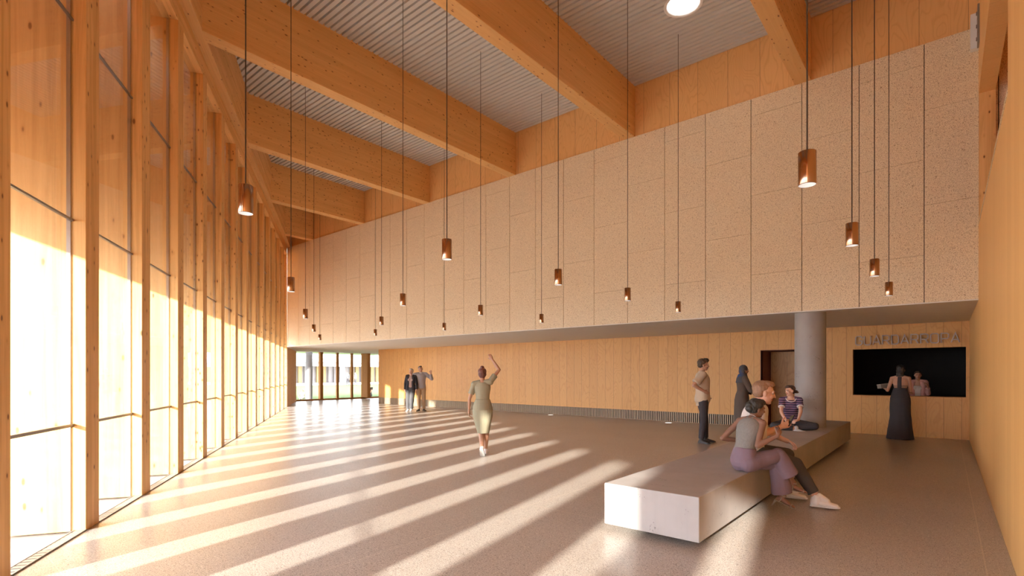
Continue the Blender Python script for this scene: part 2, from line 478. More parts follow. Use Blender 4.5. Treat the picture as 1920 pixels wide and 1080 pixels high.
# door recess
rv = MB()
rv.box((DX0-.06, yb, 0), (DX0, YW+1.1, DZ)); rv.box((DX1, yb, 0), (DX1+.06, YW+1.1, DZ)); rv.box((DX0-.06, yb, DZ), (DX1+.06, YW+1.1, DZ+.06))
rv.box((DX0, YW+1.04, 0), (DX1, YW+1.1, DZ))
structure(rv.build('trim_4', M['reveal']), 'dark red lining of the door recess', 'door recess')
rv2 = MB(); rv2.box((DX0-.012, YW-.012, 0), (DX0, yb, DZ+.012)); rv2.box((DX1, YW-.012, 0), (DX1+.012, yb, DZ+.012)); rv2.box((DX0, YW-.012, DZ), (DX1, yb, DZ+.012))
structure(rv2.build('trim_5', M['reveal']), 'thin dark edging round the door recess', 'trim')
dr = structure(empty('door_1', (DX0, YW+.98, 0)), 'veneered double door at the back of the dark recess', 'door')
MB().box((.02, 0, .01), (.77, .05, DZ-.01)).build('door_leaf', M['door'], dr, .003, 1)
MB().box((.78, 0, .01), (1.53, .05, DZ-.01)).build('door_leaf', M['door'], dr, .003, 1)
# cloakroom behind the hatch
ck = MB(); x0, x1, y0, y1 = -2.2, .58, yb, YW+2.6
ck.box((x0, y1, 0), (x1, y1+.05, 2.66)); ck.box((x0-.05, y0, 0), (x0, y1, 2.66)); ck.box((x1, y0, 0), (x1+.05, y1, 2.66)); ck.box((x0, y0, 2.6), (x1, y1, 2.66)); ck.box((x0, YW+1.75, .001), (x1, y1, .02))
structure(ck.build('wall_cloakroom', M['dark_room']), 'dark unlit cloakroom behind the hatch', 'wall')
structure(MB().box((HX0, YW-.004, HZ0-.012), (HX1, YW+.30, HZ0)).build('trim_6', M['frame']), 'narrow dark timber sill of the cloakroom hatch', 'sill')

# ventilation grille as a base band of the back wall
vg = empty('vent_grille', (0, YW, 0))
m = MB(); m.box((-21.68, -.006, .012), (DX0-.02, -.001, .30)); m.build('backing', M['black'], vg)
m = MB(); x = -21.66
while x < DX0-.03:
    m.box((x, -.030, .005), (x+.028, -.006, .305)); x += .060
m.build('slats', plain('grille_slat', (.52, .40, .27), .6), vg)
tag(vg, 'low slatted timber ventilation grille along the foot of the back wall', 'grille')

# ------------------------------------------------------------------ right wall, its ledge and the gallery opening
rw = MB()
rw.box((XR, -3.6, 0), (XR+.20, YW, 3.88))
rw.box((XR, -3.6, 3.88), (XR+.20, 6.05, 8.95))
rw.box((XR, 6.05, 5.96), (XR+.20, YB, 8.95))
structure(rw.build('wall_right', M['ply_right']), 'orange plywood wall along the right edge', 'wall')
structure(MB().box((XR+.001, YB-.10, 3.88), (XR+.199, YB-.001, 5.96)).build('trim_7', M['post']), 'timber jamb of the gallery opening high on the right wall', 'jamb')
structure(MB().box((XR-.006, 6.05, 3.865), (XR+.21, YB-.1, 3.895)).build('trim_8', M['rock']), 'speckled ledge of the gallery opening', 'ledge')
gl = MB(); gl.box((2.2, 5.2, 3.6), (2.3, YB, 7.2)); gl.box((XR+.2, 5.2, 3.6), (2.2, 5.3, 7.2)); gl.box((XR+.2, 5.2, 7.2), (2.3, YB+.2, 7.3)); gl.box((XR+.2, 5.2, 3.6), (2.3, YB+.2, 3.7))
structure(gl.build('wall_gallery', M['ply_right']), 'gallery room behind the opening in the right wall', 'wall')
bt = empty('beam_bracket', (XR, YB-.28, 6.95))
MB().box((-.025, -.10, -.30), (0, .10, .30)).build('plate', M['grey_metal'], bt)
MB().box((-.10, .16, -.26), (0, .27, .30)).build('angle', M['white'], bt)
for z in (-.2, 0, .2): MB().box((-.04, -.02, z-.02), (-.024, .02, z+.02)).build('bolt', M['grey_metal'], bt)
tag(bt, 'grey metal bracket where the right wall meets the speckled wall at top', 'bracket')

# ------------------------------------------------------------------ column and bench
cl = MB(); cl.cyl((0,0), .27, .27, .452, ZS-.021, 64)
o = cl.build('concrete_column', M['column']); o.location = (-2.04, 11.52, 0)
tag(o, 'round grey concrete column rising from the long bench to the soffit', 'column')
bn = empty('concrete_bench', (-1.6, 4.37, 0))
MB().box((-.91, 0, .062), (0, 9.03, .45)).build('slab', M['bench'], bn, .006, 2)
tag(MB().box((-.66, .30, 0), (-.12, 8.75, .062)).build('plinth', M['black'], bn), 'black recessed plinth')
tag(bn, 'long low pale concrete block bench running back to the round column', 'bench')

# ------------------------------------------------------------------ pendants
def build_pendant():
    r = empty('pendant_lamp')
    L, R = .215, .053
    MB().lathe((0,0), [(R-.006, .012), (R-.002, 0), (R, .004), (R, L-.003), (R-.003, L), (.004, L)], 32).build('lamp_shade', M['bronze'], r)
    ln = MB(); ln.lathe((0,0), [(R-.002, 0.001), (R-.012, .002), (R-.014, .02), (.0005, .024)], 32)
    ln.build('lens', M['lens'], r)
    MB().cyl((0,0), .0052, .0052, L, ZD-2.72+.03, 8).build('cord', M['cord'], r)
    return r
pend = build_pendant()
PX = [-.69, -4.10, -7.50, -10.95, -14.24, -17.67]
PY = [1.72, 3.80, 5.88, 7.91, 10.05]
PL = [(1,0),(2,1),(3,2),(4,3),(5,4),(4,4),(3,3),(2,2),(1,1),(3,4),(2,3),(1,2),(2,4),(1,3),(1,4),(0,1),(0,2),(0,3),(0,4)]
plab = ['nearest lamp hanging in front of the facade posts at left', 'lamp hanging at the corner of facade and speckled wall',
 'first lamp right of the hall corner', 'second lamp right of the hall corner', 'farthest tiny lamp near the hall corner',
 'small far lamp above the end window', 'small lamp just right of the end window', 'lamp above the couple standing by the back wall',
 'large lamp hanging left of the middle of the speckled wall', 'tiny lamp seen straight below the large middle one',
 'lamp above the woman in the green dress', 'lamp near the middle with the long cord before a beam', 'small lamp low on the speckled wall right of the waving woman',
 'lamp between the middle of the wall and the standing man', 'lamp above and left of the standing man in the beige shirt', 'largest lamp in front of the concrete column',
 'second nearest lamp right of the column', 'third nearest lamp right of the column', 'farthest lamp right of the column, above the lettering']
for i, (ix, iy) in enumerate(PL):
    o = pend if i == 0 else copy_tree(pend)
    o.location = (PX[ix], PY[iy], 2.72)
    tag(o, 'bronze cylinder pendant, ' + plab[i], 'pendant lamp', 'bronze pendant lamps')

# floor spots near the back wall
def floor_spot(x, y, lab):
    r = empty('floor_spot', (x, y, 0))
    MB().lathe((0,0), [(.11, 0.0), (.11, .008), (.09, .010), (.088, .004)], 32).build('rim', M['white'], r)
    MB().cyl((0,0), .09, .09, .001, .006, 32).build('lens', M['spot'], r)
    tag(r, lab, 'floor light', 'white round floor lights')
floor_spot(-6.42, 15.0, 'white round floor light by the back wall, left of the standing man')
floor_spot(-10.9, 15.15, 'white round floor light by the back wall, right of the waving woman')

# ------------------------------------------------------------------ lettering
STR = {
 'G': [[(.60,.80),(.60,.86),(.46,1),(.14,1),(0,.86),(0,.14),(.14,0),(.46,0),(.60,.14),(.60,.48),(.34,.48)]],
 'U': [[(0,1),(0,.14),(.14,0),(.46,0),(.60,.14),(.60,1)]],
 'A': [[(0,0),(.33,1),(.66,0)], [(.105,.30),(.555,.30)]],
 'R': [[(0,0),(0,1),(.46,1),(.60,.88),(.60,.56),(.46,.44),(0,.44)], [(.36,.44),(.62,0)]],
 'D': [[(0,0),(0,1),(.44,1),(.60,.84),(.60,.16),(.44,0),(0,0)]],
 'O': [[(.14,0),(.0,.14),(0,.86),(.14,1),(.50,1),(.64,.86),(.64,.14),(.50,0),(.14,0)]],
 'P': [[(0,0),(0,1),(.46,1),(.60,.88),(.60,.54),(.46,.42),(0,.42)]]}
M['letter'] = plain('letter_metal', (.40, .32, .27), .45, .2)
sg = empty('wall_sign', (-1.735, YW, 2.205))
xc = 0.
H = .215; sw = .022
for ch in 'GUARDARROPA':
    m = MB(); wmax = 0
    for si, st in enumerate(STR[ch]):
        pts = [V((p[0]*H*1.02, p[1]*H)) for p in st]; wmax = max(wmax, max(p.x for p in pts))
        closed = (pts[0]-pts[-1]).length < 1e-6
        if closed: pts = pts[:-1]
        n = len(pts); lft = []; rgt = []
        for q in range(n):
            d0 = (pts[q]-pts[q-1]).normalized() if (q > 0 or closed) else None
            d1 = (pts[(q+1) % n]-pts[q]).normalized() if (q < n-1 or closed) else None
            d0 = d0 or d1; d1 = d1 or d0
            t = (d0+d1).normalized(); nn = V((-t.y, t.x)); w = sw/2/max(.35, nn.dot(V((-d0.y, d0.x))))
            lft.append(pts[q]+nn*w); rgt.append(pts[q]-nn*w)
        y0 = -.055 - .0012*si; vs = []
        for q in range(n): vs += [(lft[q].x, y0, lft[q].y), (rgt[q].x, y0, rgt[q].y), (lft[q].x, -.020, lft[q].y), (rgt[q].x, -.020, rgt[q].y)]
        fs = []
        for q in range(n if closed else n-1):
            b, e = q*4, ((q+1) % n)*4
            fs += [(b+1, e+1, e, b), (b+2, e+2, e+3, b+3), (b, e, e+2, b+2), (b+3, e+3, e+1, b+1)]
        if not closed: fs += [(0, 2, 3, 1), (n*4-4, n*4-3, n*4-1, n*4-2)]
        m.add(vs, fs)
        # stand off pins
    m.box((wmax*.1, -.022, H*.9), (wmax*.1+.01, -.0, H*.9+.01)) if ch not in 'A' else m.box((wmax*.5-.005, -.022, H*.93), (wmax*.5+.005, 0, H*.93+.01))
    m.box((wmax*.06, -.022, H*.05), (wmax*.06+.01, -.0, H*.05+.01))
    o = m.build('letter', M['letter'], sg); o.location = (xc, 0, 0)
    xc += wmax + .046
SIGNW = xc
tag(sg, 'raised grey metal letters reading GUARDARROPA above the dark hatch', 'sign')

# ------------------------------------------------------------------ end window
XW = -26.8
ew = structure(empty('window_%d' % (wn+1), (XW, 14.0, 0)), 'end window looking out to the lawn under the low soffit', 'window')
MB().box((-.08, -.4, 0), (.08, 8.7, .075)).build('sill', M['frame'], ew)
for y, w, d in ((1.28, .17, .22), (2.34, .12, .12), (3.28, .12, .12), (4.05, .20, .66), (5.6, .12, .12), (6.8, .12, .12)):
    MB().box((-.08, y-w/2, .075), (-.08+d, y+w/2, ZS-.022)).build('mullion', M['frame'], ew)
MB().box((-.01, -.4, .075), (.01, 8.7, ZS-.022)).build('pane', M['glass'], ew)
o = MB().cyl((0,0), .19, .19, -.22, 2.88, 48).build('porch_column', plain('porch_concrete', (.20, .19, .195), .7)); o.location = (-27.9, 15.2, 0)
tag(o, 'thick white round column outside the left end window pane', 'column')

pc = MB().box((-34.5, 10.5, 2.90), (-26.95, 24.0, 3.25)).build('sky_shade_canopy', M['hall_white']); tag(pc, 'flat white unseen canopy above the end window, extended to block sky light', 'canopy')  # unseen canopy, drawn deep to keep sky light off the floor inside
# courtyard
m = MB(); m.box((-64, 5, -.22), (-29.6, 60, -.10)); lw = m.build('lawn', M['grass'])
tag(lw, 'sunlit green lawn seen through the end window', 'lawn', kind='stuff')
pv = empty('courtyard_building', (-70, 20, -.22))
M['slat_wood'] = plain('slat_wood', (.40, .28, .13), .6)
M['slat_grey'] = plain('slat_grey', (.27, .24, .24), .6)
MB().box((-8, -12, 2.75), (2.2, 50, 3.35)).build('fascia', M['hall_white'], pv)
rfm = MB(); rfm.add([(2.4,-12,3.4),(2.4,50,3.4),(-9,50,7.5),(-9,-12,7.5),(2.4,-12,3.5),(2.4,50,3.5),(-9,50,7.6),(-9,-12,7.6)], [(0,1,2,3),(7,6,5,4),(0,4,5,1),(1,5,6,2),(2,6,7,3),(3,7,4,0)])
rfm.build('roof', M['hall_white'], pv)
MB().box((-8, -12, 0), (-2, 50, 2.75)).build('wall', M['slat_grey'], pv)
m1, m2 = MB(), MB(); yy = -12.
rnd = random.Random(4)
while yy < 50:
    MB().box((-2, yy, 0), (-1.75, yy+.55, 2.75)).build('slat', M['slat_wood' if rnd.random() < .55 else 'slat_grey'], pv); yy += .95
MB().box((-1.6, -12, 0), (3.4, 50, .32)).build('porch_floor', M['hall_white'], pv)
for i, y in enumerate((-6, 3.5, 13, 22.5, 32, 41)):
    MB().cyl((1.6, y), .35, .35, .32, 2.75, 24).build('column', M['hall_white'], pv)
tag(pv, 'low white building with a porch of columns across the lawn', 'building')

# unseen porch added to block sun and sky: slab and deep hanging screen; the low sun only comes in under its lower edge
TE = math.tan(math.radians(15.6)); SAZ = V((-math.sin(math.radians(11.5)), math.cos(math.radians(11.5)), 0))
slope = TE/SAZ.dot(N); PZ = 6.98; PO = 1.25; Z0 = 2.60 + slope*PO
pr = empty('added_shade_porch', fp(4, 0, 0), FROT)
MB().box((-26, .70, PZ+.02), (20, PO+.1, PZ+.34)).build('shade_slab', M['hall_white'], pr)
MB().box((-26, PO, Z0), (20, PO+.06, PZ+.02)).build('sun_block_screen', M['edge'], pr)
tag(pr, 'unseen porch with a deep hanging screen, added to block sun and sky', 'porch')
# ------------------------------------------------------------------ people
def skin(name, c, r=.5):
    m = NT(name, r, 0., .4); v = m.coord()
    k = m.noise(v, 22., 3.)
    m.color(m.mix(m.math('MULTIPLY', k, .3), c, (c[0]*.84, c[1]*.72, c[2]*.66)))
    m.b.inputs['Subsurface Weight'].default_value = .08; m.b.inputs['Subsurface Radius'].default_value = (.012, .005, .003)
    return m.m
def cloth(name, c, weave=260., var=.25):
    m = NT(name, .85, 0., .2); v = m.coord()
    k = m.noise(v, 5., 3.); w = m.noise(v, weave, 1.)
    c2 = m.mix(m.math('MULTIPLY', k, var), c, tuple(x*.7 for x in c))
    m.color(m.mix(m.math('MULTIPLY', m.step(w, .45, .7), .18), c2, tuple(x*.7 for x in c)))
    m.bump(w, .15, .002)
    return m.m
def striped(name, a, b, period, frac):
    m = NT(name, .85, 0., .2); tc = m.new('ShaderNodeTexCoord')
    sp = m.new('ShaderNodeSeparateXYZ'); m.link(tc.outputs['Object'], sp.inputs[0])
    f = m.math('FRACT', m.math('DIVIDE', sp.outputs[2], period))
    on = m.math('LESS_THAN', f, frac)
    m.color(m.mix(on, a, b)); return m.m
def hairm(name, c):
    m = NT(name, .55, 0., .4); v = m.coord()
    k = m.noise(m.vmath('MULTIPLY', v, (120., 120., 14.)), 1., 2.)
    m.color(m.mix(k, tuple(x*.6 for x in c), tuple(min(1, x*1.5) for x in c)))
    m.bump(k, .4, .003); return m.m

SK_LIGHT = skin('skin_light', (.66, .39, .28)); SK_TAN = skin('skin_tan', (.52, .29, .19)); SK_DARK = skin('skin_dark', (.34, .185, .125))
SK_DEEP = skin('skin_deep', (.24, .125, .085))
LIP = plain('lips', (.42, .14, .11), .45); EYEW = plain('eye_white', (.42, .36, .33), .35); EYED = plain('eye_iris', (.03, .02, .015), .2)

def rotm(yaw=0, pitch=0, roll=0):
    """pitch>0 leans/looks forward-down, yaw>0 turns to the left, roll>0 tilts to the right (degrees)"""
    return (Matrix.Rotation(math.radians(yaw), 3, 'Z') @ Matrix.Rotation(-math.radians(pitch), 3, 'X') @ Matrix.Rotation(math.radians(roll), 3, 'Y'))

class Sh:
    def __init__(s): s.v = []; s.f = []
    def _add(s, vs, fs):
        o = len(s.v); s.v += [tuple(v) for v in vs]; s.f += [tuple(o+i for i in f) for f in fs]
    def ell(s, c, r, R=None, n=18, m=12):
        c = V(c); vs = []
        for j in range(1, m):
            th = math.pi*j/m
            for i in range(n):
                ph = 2*math.pi*i/n
                p = V((r[0]*math.sin(th)*math.cos(ph), r[1]*math.sin(th)*math.sin(ph), r[2]*math.cos(th)))
                vs.append(c + (R @ p if R is not None else p))
        t = V((0,0,r[2])); t = R @ t if R is not None else t
        vs += [c+t, c-t]; T, B = len(vs)-2, len(vs)-1
        fs = [(T, i, (i+1) % n) for i in range(n)] + [(B, (m-2)*n+(i+1) % n, (m-2)*n+i) for i in range(n)]
        fs += [(j*n+i, (j+1)*n+i, (j+1)*n+(i+1) % n, j*n+(i+1) % n) for j in range(m-2) for i in range(n)]
        s._add(vs, fs)
    def loft(s, secs):
        """secs: (centre, ax, ay) rings with flat caps"""
        n = 24; vs = []
        for c, ax, ay in secs:
            vs += [V(c) + V(ax)*math.cos(2*math.pi*i/n) + V(ay)*math.sin(2*math.pi*i/n) for i in range(n)]
        k = len(secs)
        fs = [(j*n+i, j*n+(i+1) % n, (j+1)*n+(i+1) % n, (j+1)*n+i) for j in range(k-1) for i in range(n)]
        fs += [tuple(range(n))[::-1], tuple((k-1)*n+i for i in range(n))]
        s._add(vs, fs)
    def cone(s, a, b, ra, rb, round_a=True, round_b=True):
        a, b = V(a), V(b); d = (b-a); L = d.length
        if L < 1e-6: return
        d /= L
        u = d.orthogonal().normalized(); w = d.cross(u); secs = []
        if round_a:
            for q in (85, 65, 40, 18): t = math.radians(q); secs.append((a - d*ra*math.sin(t), u*ra*math.cos(t), w*ra*math.cos(t)))
        secs.append((a, u*ra, w*ra)); secs.append(((a+b)/2, u*(ra+rb)/2, w*(ra+rb)/2)); secs.append((b, u*rb, w*rb))
        if round_b:
            for q in (18, 40, 65, 85): t = math.radians(q); secs.append((b + d*rb*math.sin(t), u*rb*math.cos(t), w*rb*math.cos(t)))
        s.loft(secs)
    def path(s, pts, rs):
        for i in range(len(pts)-1): s.cone(pts[i], pts[i+1], rs[i], rs[i+1])
    def solid(s, name, mats, parent, vox, smooth=3, wr=0., wf=9., fn=None):
        me = bpy.data.meshes.new(name); me.from_pydata(s.v, [], s.f); me.update()
        o = bpy.data.objects.new('tmp', me); COL.objects.link(o)
        md = o.modifiers.new('r', 'REMESH'); md.mode = 'VOXEL'; md.voxel_size = vox; md.adaptivity = 0
        if smooth: sm = o.modifiers.new('s', 'SMOOTH'); sm.iterations = smooth; sm.factor = .5
        dg = bpy.context.evaluated_depsgraph_get(); ev = o.evaluated_get(dg)
        nm = bpy.data.meshes.new_from_object(ev, depsgraph=dg)
        bpy.data.objects.remove(o); bpy.data.meshes.remove(me)
        nm.name = name; n = len(nm.vertices)
        if wr:
            co = np.empty(n*3, 'f'); nm.vertices.foreach_get('co', co); no = np.empty(n*3, 'f'); nm.vertices.foreach_get('normal', no)
            co = co.reshape(-1, 3); no = no.reshape(-1, 3); nz = noise.noise
            q = np.array([nz((x*wf, y*wf, z*wf*.55)) + .5*nz((x*wf*2.3+4, y*wf*2.3, z*wf*1.1)) for x, y, z in co.tolist()], 'f')
            co = co + no*(q*wr + wr*.5)[:, None]; nm.vertices.foreach_set('co', co.ravel().astype('f')); nm.update()
        nm.polygons.foreach_set('use_smooth', [True]*len(nm.polygons))
        for m in (mats if isinstance(mats, (list, tuple)) else [mats]): nm.materials.append(m)
        if fn:
            nm.polygons.foreach_set('material_index', [fn(p.center) for p in nm.polygons])
        ob = bpy.data.objects.new(name, nm); COL.objects.link(ob)
        if parent: ob.parent = parent
        return ob

MALE = [(-.16,.085,.085,0),(-.07,.150,.112,-.004),(.04,.166,.116,-.006),(.16,.156,.108,0),(.32,.142,.100,.004),(.50,.152,.106,.008),(.68,.172,.116,.008),(.80,.178,.108,.004),(.90,.140,.085,0),(.97,.078,.064,-.004),(1.0,.062,.060,-.004)]
FEM = [(-.16,.085,.085,0),(-.07,.152,.118,-.008),(.04,.172,.124,-.012),(.16,.156,.110,-.004),(.36,.120,.088,.004),(.50,.126,.094,.006),(.68,.146,.104,.006),(.80,.150,.094,.002),(.90,.118,.076,0),(.97,.066,.056,-.004),(1.0,.052,.052,-.004)]

class Fig:
    def __init__(s, loc, yaw, H, fem, sk, label, hip=None, pelvis=None, chest=None, head=None, vox=.008, group=None, hs=1.):
        s.root = empty('person', loc, math.radians(yaw)); tag(s.root, label, 'person', group)
        s.H = H; s.k = H/1.75; s.fem = fem; s.sk = sk; s.vox = vox; s.hs = hs; s.body = Sh()
        s.hipz = (.525*H if hip is None else hip)
        s.Rp = pelvis or Matrix.Identity(3); s.Rc = chest or Matrix.Identity(3); s.Rh = head or s.Rc
        s.sec = FEM if fem else MALE
        L = .325*H; s.TL = L; P = V((0,0,s.hipz)); n = 20; s.pts = [P.copy()]; s.Rs = [s.Rp]
        qp, qc = s.Rp.to_quaternion(), s.Rc.to_quaternion()
        for i in range(1, n+1):
            R = qp.slerp(qc, min(1, i/n*1.15)).to_matrix(); P = P + R @ V((0,0,L/n)); s.pts.append(P.copy()); s.Rs.append(R)
        a = .85 if fem else 1.
        s.shw = (.160 if fem else .190)*s.k
        s.arm_r = [.050*a*s.k, .039*a*s.k, .039*a*s.k, .026*a*s.k]
        s.leg_r = [.088*s.k, .056*s.k, .056*s.k, .036*s.k]
        s.arms = {}; s.legs = {}; s.feet = {}
    def fr(s, t):
        if t <= 0: return s.pts[0] + s.Rs[0] @ V((0,0,t*s.TL)), s.Rs[0]
        x = min(t, .9999)*20; i = int(x); f = x-i
        return s.pts[i].lerp(s.pts[i+1], f) + (s.Rs[-1] @ V((0,0,(t-1)*s.TL)) if t > 1 else V()), s.Rs[i]
    def wid(s, t):
        S = s.sec
        if t <= S[0][0]: return S[0][1:]
        for a, b in zip(S, S[1:]):
            if a[0] <= t <= b[0]:
                f = (t-a[0])/(b[0]-a[0]); return tuple(a[i]+(b[i]-a[i])*f for i in (1,2,3))
        return S[-1][1:]
    def torso(s, sh, t0=-.16, t1=1., inf=0., flare=0., n=14, drop=None):
        secs = []
        for i in range(n+1):
            t = t0+(t1-t0)*i/n; p, R = s.fr(t); rx, ry, yo = s.wid(t); e = inf + flare*(1-i/n)
            secs.append((p + R @ V((0, yo*s.k, 0)), R @ V((rx*s.k+e, 0, 0)), R @ V((0, ry*s.k+e, 0))))
        sh.loft(secs)
    def shoulder(s, side):
        p, R = s.fr(.885); return p + R @ V((side*s.shw, 0, 0))
    def hip(s, side): return s.pts[0] + s.Rp @ V((side*.092*s.k, 0, 0))
    def arm(s, side, ua, fa, lift=0.):
        a = s.shoulder(side) + V((0,0,lift)); b = a + V(ua).normalized()*.172*s.H; c = b + V(fa).normalized()*.148*s.H
        s.arms[side] = [a, b, c]; return s
    def arm_to(s, side, wrist, pole, lift=0.):
        """two bone reach to a wrist position, elbow towards pole"""
        a = s.shoulder(side) + V((0,0,lift)); w = V(wrist); l1, l2 = .172*s.H, .148*s.H
        d = w-a; L = min(d.length, (l1+l2)*.995); d.normalize(); w = a+d*L
        x = (l1*l1-l2*l2+L*L)/(2*L); h = math.sqrt(max(0, l1*l1-x*x))
        q = V(pole); q = (q - d*q.dot(d)).normalized()
        s.arms[side] = [a, a+d*x+q*h, w]; return s
    def leg(s, side, th, shn, foot=(0,1,0), pitch=0.):
        a = s.hip(side); b = a + V(th).normalized()*.243*s.H; c = b + V(shn).normalized()*.235*s.H
        s.legs[side] = [a, b, c]; s.feet[side] = (V(foot).normalized(), pitch); return s
    def leg_to(s, side, ankle, pole=(0,1,0), foot=(0,1,0), pitch=0.):
        a = s.hip(side); w = V(ankle); l1, l2 = .243*s.H, .235*s.H
        d = w-a; L = min(d.length, (l1+l2)*.998); d.normalize(); w = a+d*L
        x = (l1*l1-l2*l2+L*L)/(2*L); h = math.sqrt(max(0, l1*l1-x*x))
        q = V(pole); q = (q - d*q.dot(d)).normalized()
        s.legs[side] = [a, a+d*x+q*h, w]; s.feet[side] = (V(foot).normalized(), pitch); return s
    def limb(s, sh, chain, rs, f0, f1, inf, flat=True, flare=0.):
        a, b, c = chain
        def at(f): return (a.lerp(b, f), rs[0]+(rs[1]-rs[0])*f) if f <= 1 else (b.lerp(c, f-1), rs[2]+(rs[3]-rs[2])*(f-1))
        ks = [f0] + ([1.] if f0 < 1 < f1 else []) + [f1]
        for x, y in zip(ks, ks[1:]):
            (p, r), (q, r2) = at(x), at(y)
            e2 = inf + flare*(y-f0)/(f1-f0); e1 = inf + flare*(x-f0)/(f1-f0)
            sh.cone(p, q, r+e1, r2+e2, True, not (flat and y == f1))
    def sleeve(s, sh, side, f0=0., f1=1., inf=.014, flare=0.): s.limb(sh, s.arms[side], s.arm_r, f0, f1, inf, True, flare)
    def trouser(s, sh, side, f0=0., f1=1.9, inf=.016, flare=0.): s.limb(sh, s.legs[side], s.leg_r, f0, f1, inf, True, flare)
    # -- body surface
    def build_body(s, neck=True, barefoot=(), hands=None, thin=1.):
        B = s.body; k = s.k
        s.torso(B, inf=-.004)
        if s.fem:
            p, R = s.fr(.66)
            for x in (-1, 1): B.ell(p + R @ V((x*.066*k, .080*k, -.01*k)), (.052*k, .05*k, .056*k), R)
        for x, ch in s.arms.items():
            a, b, c = ch; r = s.arm_r
            B.ell(a, (r[0]*1.12, r[0]*1.1, r[0]*1.15))
            p, R = s.fr(.90); B.cone(p + R @ V((x*.05*k, -.005, .02*k)), a + V((0,0,.004)), .052*k, r[0]*.95)
            B.cone(a, a.lerp(b, .45), r[0], r[0]*.92); B.cone(a.lerp(b, .45), b, r[0]*.92, r[1]*.95)
            B.cone(b, b.lerp(c, .3), r[1]*.97, r[2]*1.02); B.cone(b.lerp(c, .3), c, r[2]*1.02, r[3])
        for x, ch in s.legs.items():
            a, b, c = ch; r = s.leg_r
            B.cone(a, b, r[0], r[1]); B.cone(b, b.lerp(c, .35), r[1], r[2]*.98)
            back = -(s.feet[x][0]); B.ell(b.lerp(c, .3) + back*.012*k, (.05*k, .05*k, .085*k)) if False else None
            B.cone(b.lerp(c, .35), c, r[2]*.98, r[3])
        # neck and head
        p, R = s.fr(1.0); hd = p + (R @ V((0, .022*k, .045*k))) + s.Rh @ V((0, .012*k, .088*k)); s.hd = hd
        B.cone(p - R @ V((0,0,.03*k)), hd - s.Rh @ V((0, .012*k, .05*k)), (.052 if s.fem else .060)*k, (.047 if s.fem else .055)*k)
        h = s.k*(.97 if s.fem else 1.02)*s.hs; s.hk = h; Rh = s.Rh
        def W(x, y, z): return hd + Rh @ V((x*h, y*h, z*h))
        s.W = W
        def E(c, r): B.ell(W(*c), tuple(q*h for q in r), Rh)
        E((0, -.012, .032), (.076, .096, .084)); E((0, .020, -.030), (.062, .072, .078)); E((0, .058, -.088), (.026, .026, .022))
        E((0, .012, -.070), (.050, .060, .040))
        E((0, .078, .026), (.050, .020, .013))
        for x in (-1, 1): E((x*.031, .0755, .0135), (.018, .0125, .0075)); E((x*.031, .0735, -.008), (.017, .011, .006))
        for x in (-1, 1):
            E((x*.036, .062, -.024), (.024, .024, .026)); E((x*.076, -.006, -.010), (.011, .020, .031)); E((x*.013, .095, -.028), (.008, .010, .008))
        B.cone(W(0, .088, .012), W(0, .108, -.026), .009*h, .012*h)
        E((0, .084, -.052), (.022, .012, .006)); E((0, .083, -.064), (.019, .012, .007))
        for x, spec in (hands or {}).items(): s.hand(x, **spec)
        for x in barefoot: s.foot_shape(B, x, 0.)
        lipc = W(0, .093, -.057)
        def fn(c): return 1 if (c-lipc).length < .5 and abs((Rh.transposed() @ (c-hd)).x) < .024*h and -.069*h < (Rh.transposed() @ (c-hd)).z < -.046*h and (Rh.transposed() @ (c-hd)).y > .078*h else 0
        b = B.solid('body', [s.sk, LIP], s.root, s.vox, 2, fn=fn)
        # eyes and brows
        if s.vox < .02:
            for x in (-1, 1):
                e = Sh(); e.ell(W(x*.031, .0735, .004), (.0125*h,)*3, None, 14, 10)
                me = bpy.data.meshes.new('eye'); me.from_pydata(e.v, [], e.f); me.materials.append(EYEW); me.materials.append(EYED)
                ic = W(x*.031, .0860, .004)
                for q in me.polygons: q.use_smooth = True; q.material_index = 1 if (q.center-ic).length < .0085*h else 0
                eo = bpy.data.objects.new('eye', me); COL.objects.link(eo); eo.parent = s.root
        return b
    def brows(s, mat):
        for x in (-1, 1):
            e = Sh(); e.cone(s.W(x*.014, .098, .022), s.W(x*.048, .078, .024), .0045*s.hk, .003*s.hk)
            me = bpy.data.meshes.new('eyebrow'); me.from_pydata(e.v, [], e.f); me.materials.append(mat)
            eo = bpy.data.objects.new('eyebrow', me); COL.objects.link(eo); eo.parent = s.root
    def hand(s, side, d=None, n=None, curl=.25, thumb=.6, sp=.10):
        B = s.body; a, b, c = s.arms[side]
        d = V(d).normalized() if d is not None else (c-b).normalized()
        n = V(n); n = (n - d*n.dot(d)).normalized(); k = s.k*(.92 if s.fem else 1.)
        th = d.cross(n)*side                                   # towards the thumb
        w0 = c; s.palm = getattr(s, 'palm', {})
        B.cone(c - d*.02*k, c + d*.03*k, s.arm_r[3], .027*k)
        secs = []
        for q, wx, wy in ((.005, .024, .017), (.03, .034, .016), (.06, .040, .0145), (.088, .041, .012), (.096, .036, .008)):
            secs.append((w0 + d*q*k, th*wx*k, n*wy*k))
        B.loft(secs); s.palm[side] = w0 + d*.07*k + n*.03*k
        for i, (off, L) in enumerate(((.029, .074), (.010, .082), (-.010, .077), (-.028, .060))):
            p = w0 + d*.086*k + th*off*k; ang = math.radians(8 + 10*i*curl) ; dd = (d + th*off*sp*20*(1-curl*.7)).normalized()
            cu = curl*(1 + .12*i)
            pts = [p]; rr = [.0088*k]
            for j, fr_ in enumerate((.44, .32, .24)):
                ang += math.radians(62)*cu
                q = (dd*math.cos(ang) + n*math.sin(ang)); p = p + q*L*fr_*k; pts.append(p); rr.append((.0084-.0009*j)*k)
            B.path(pts, rr)
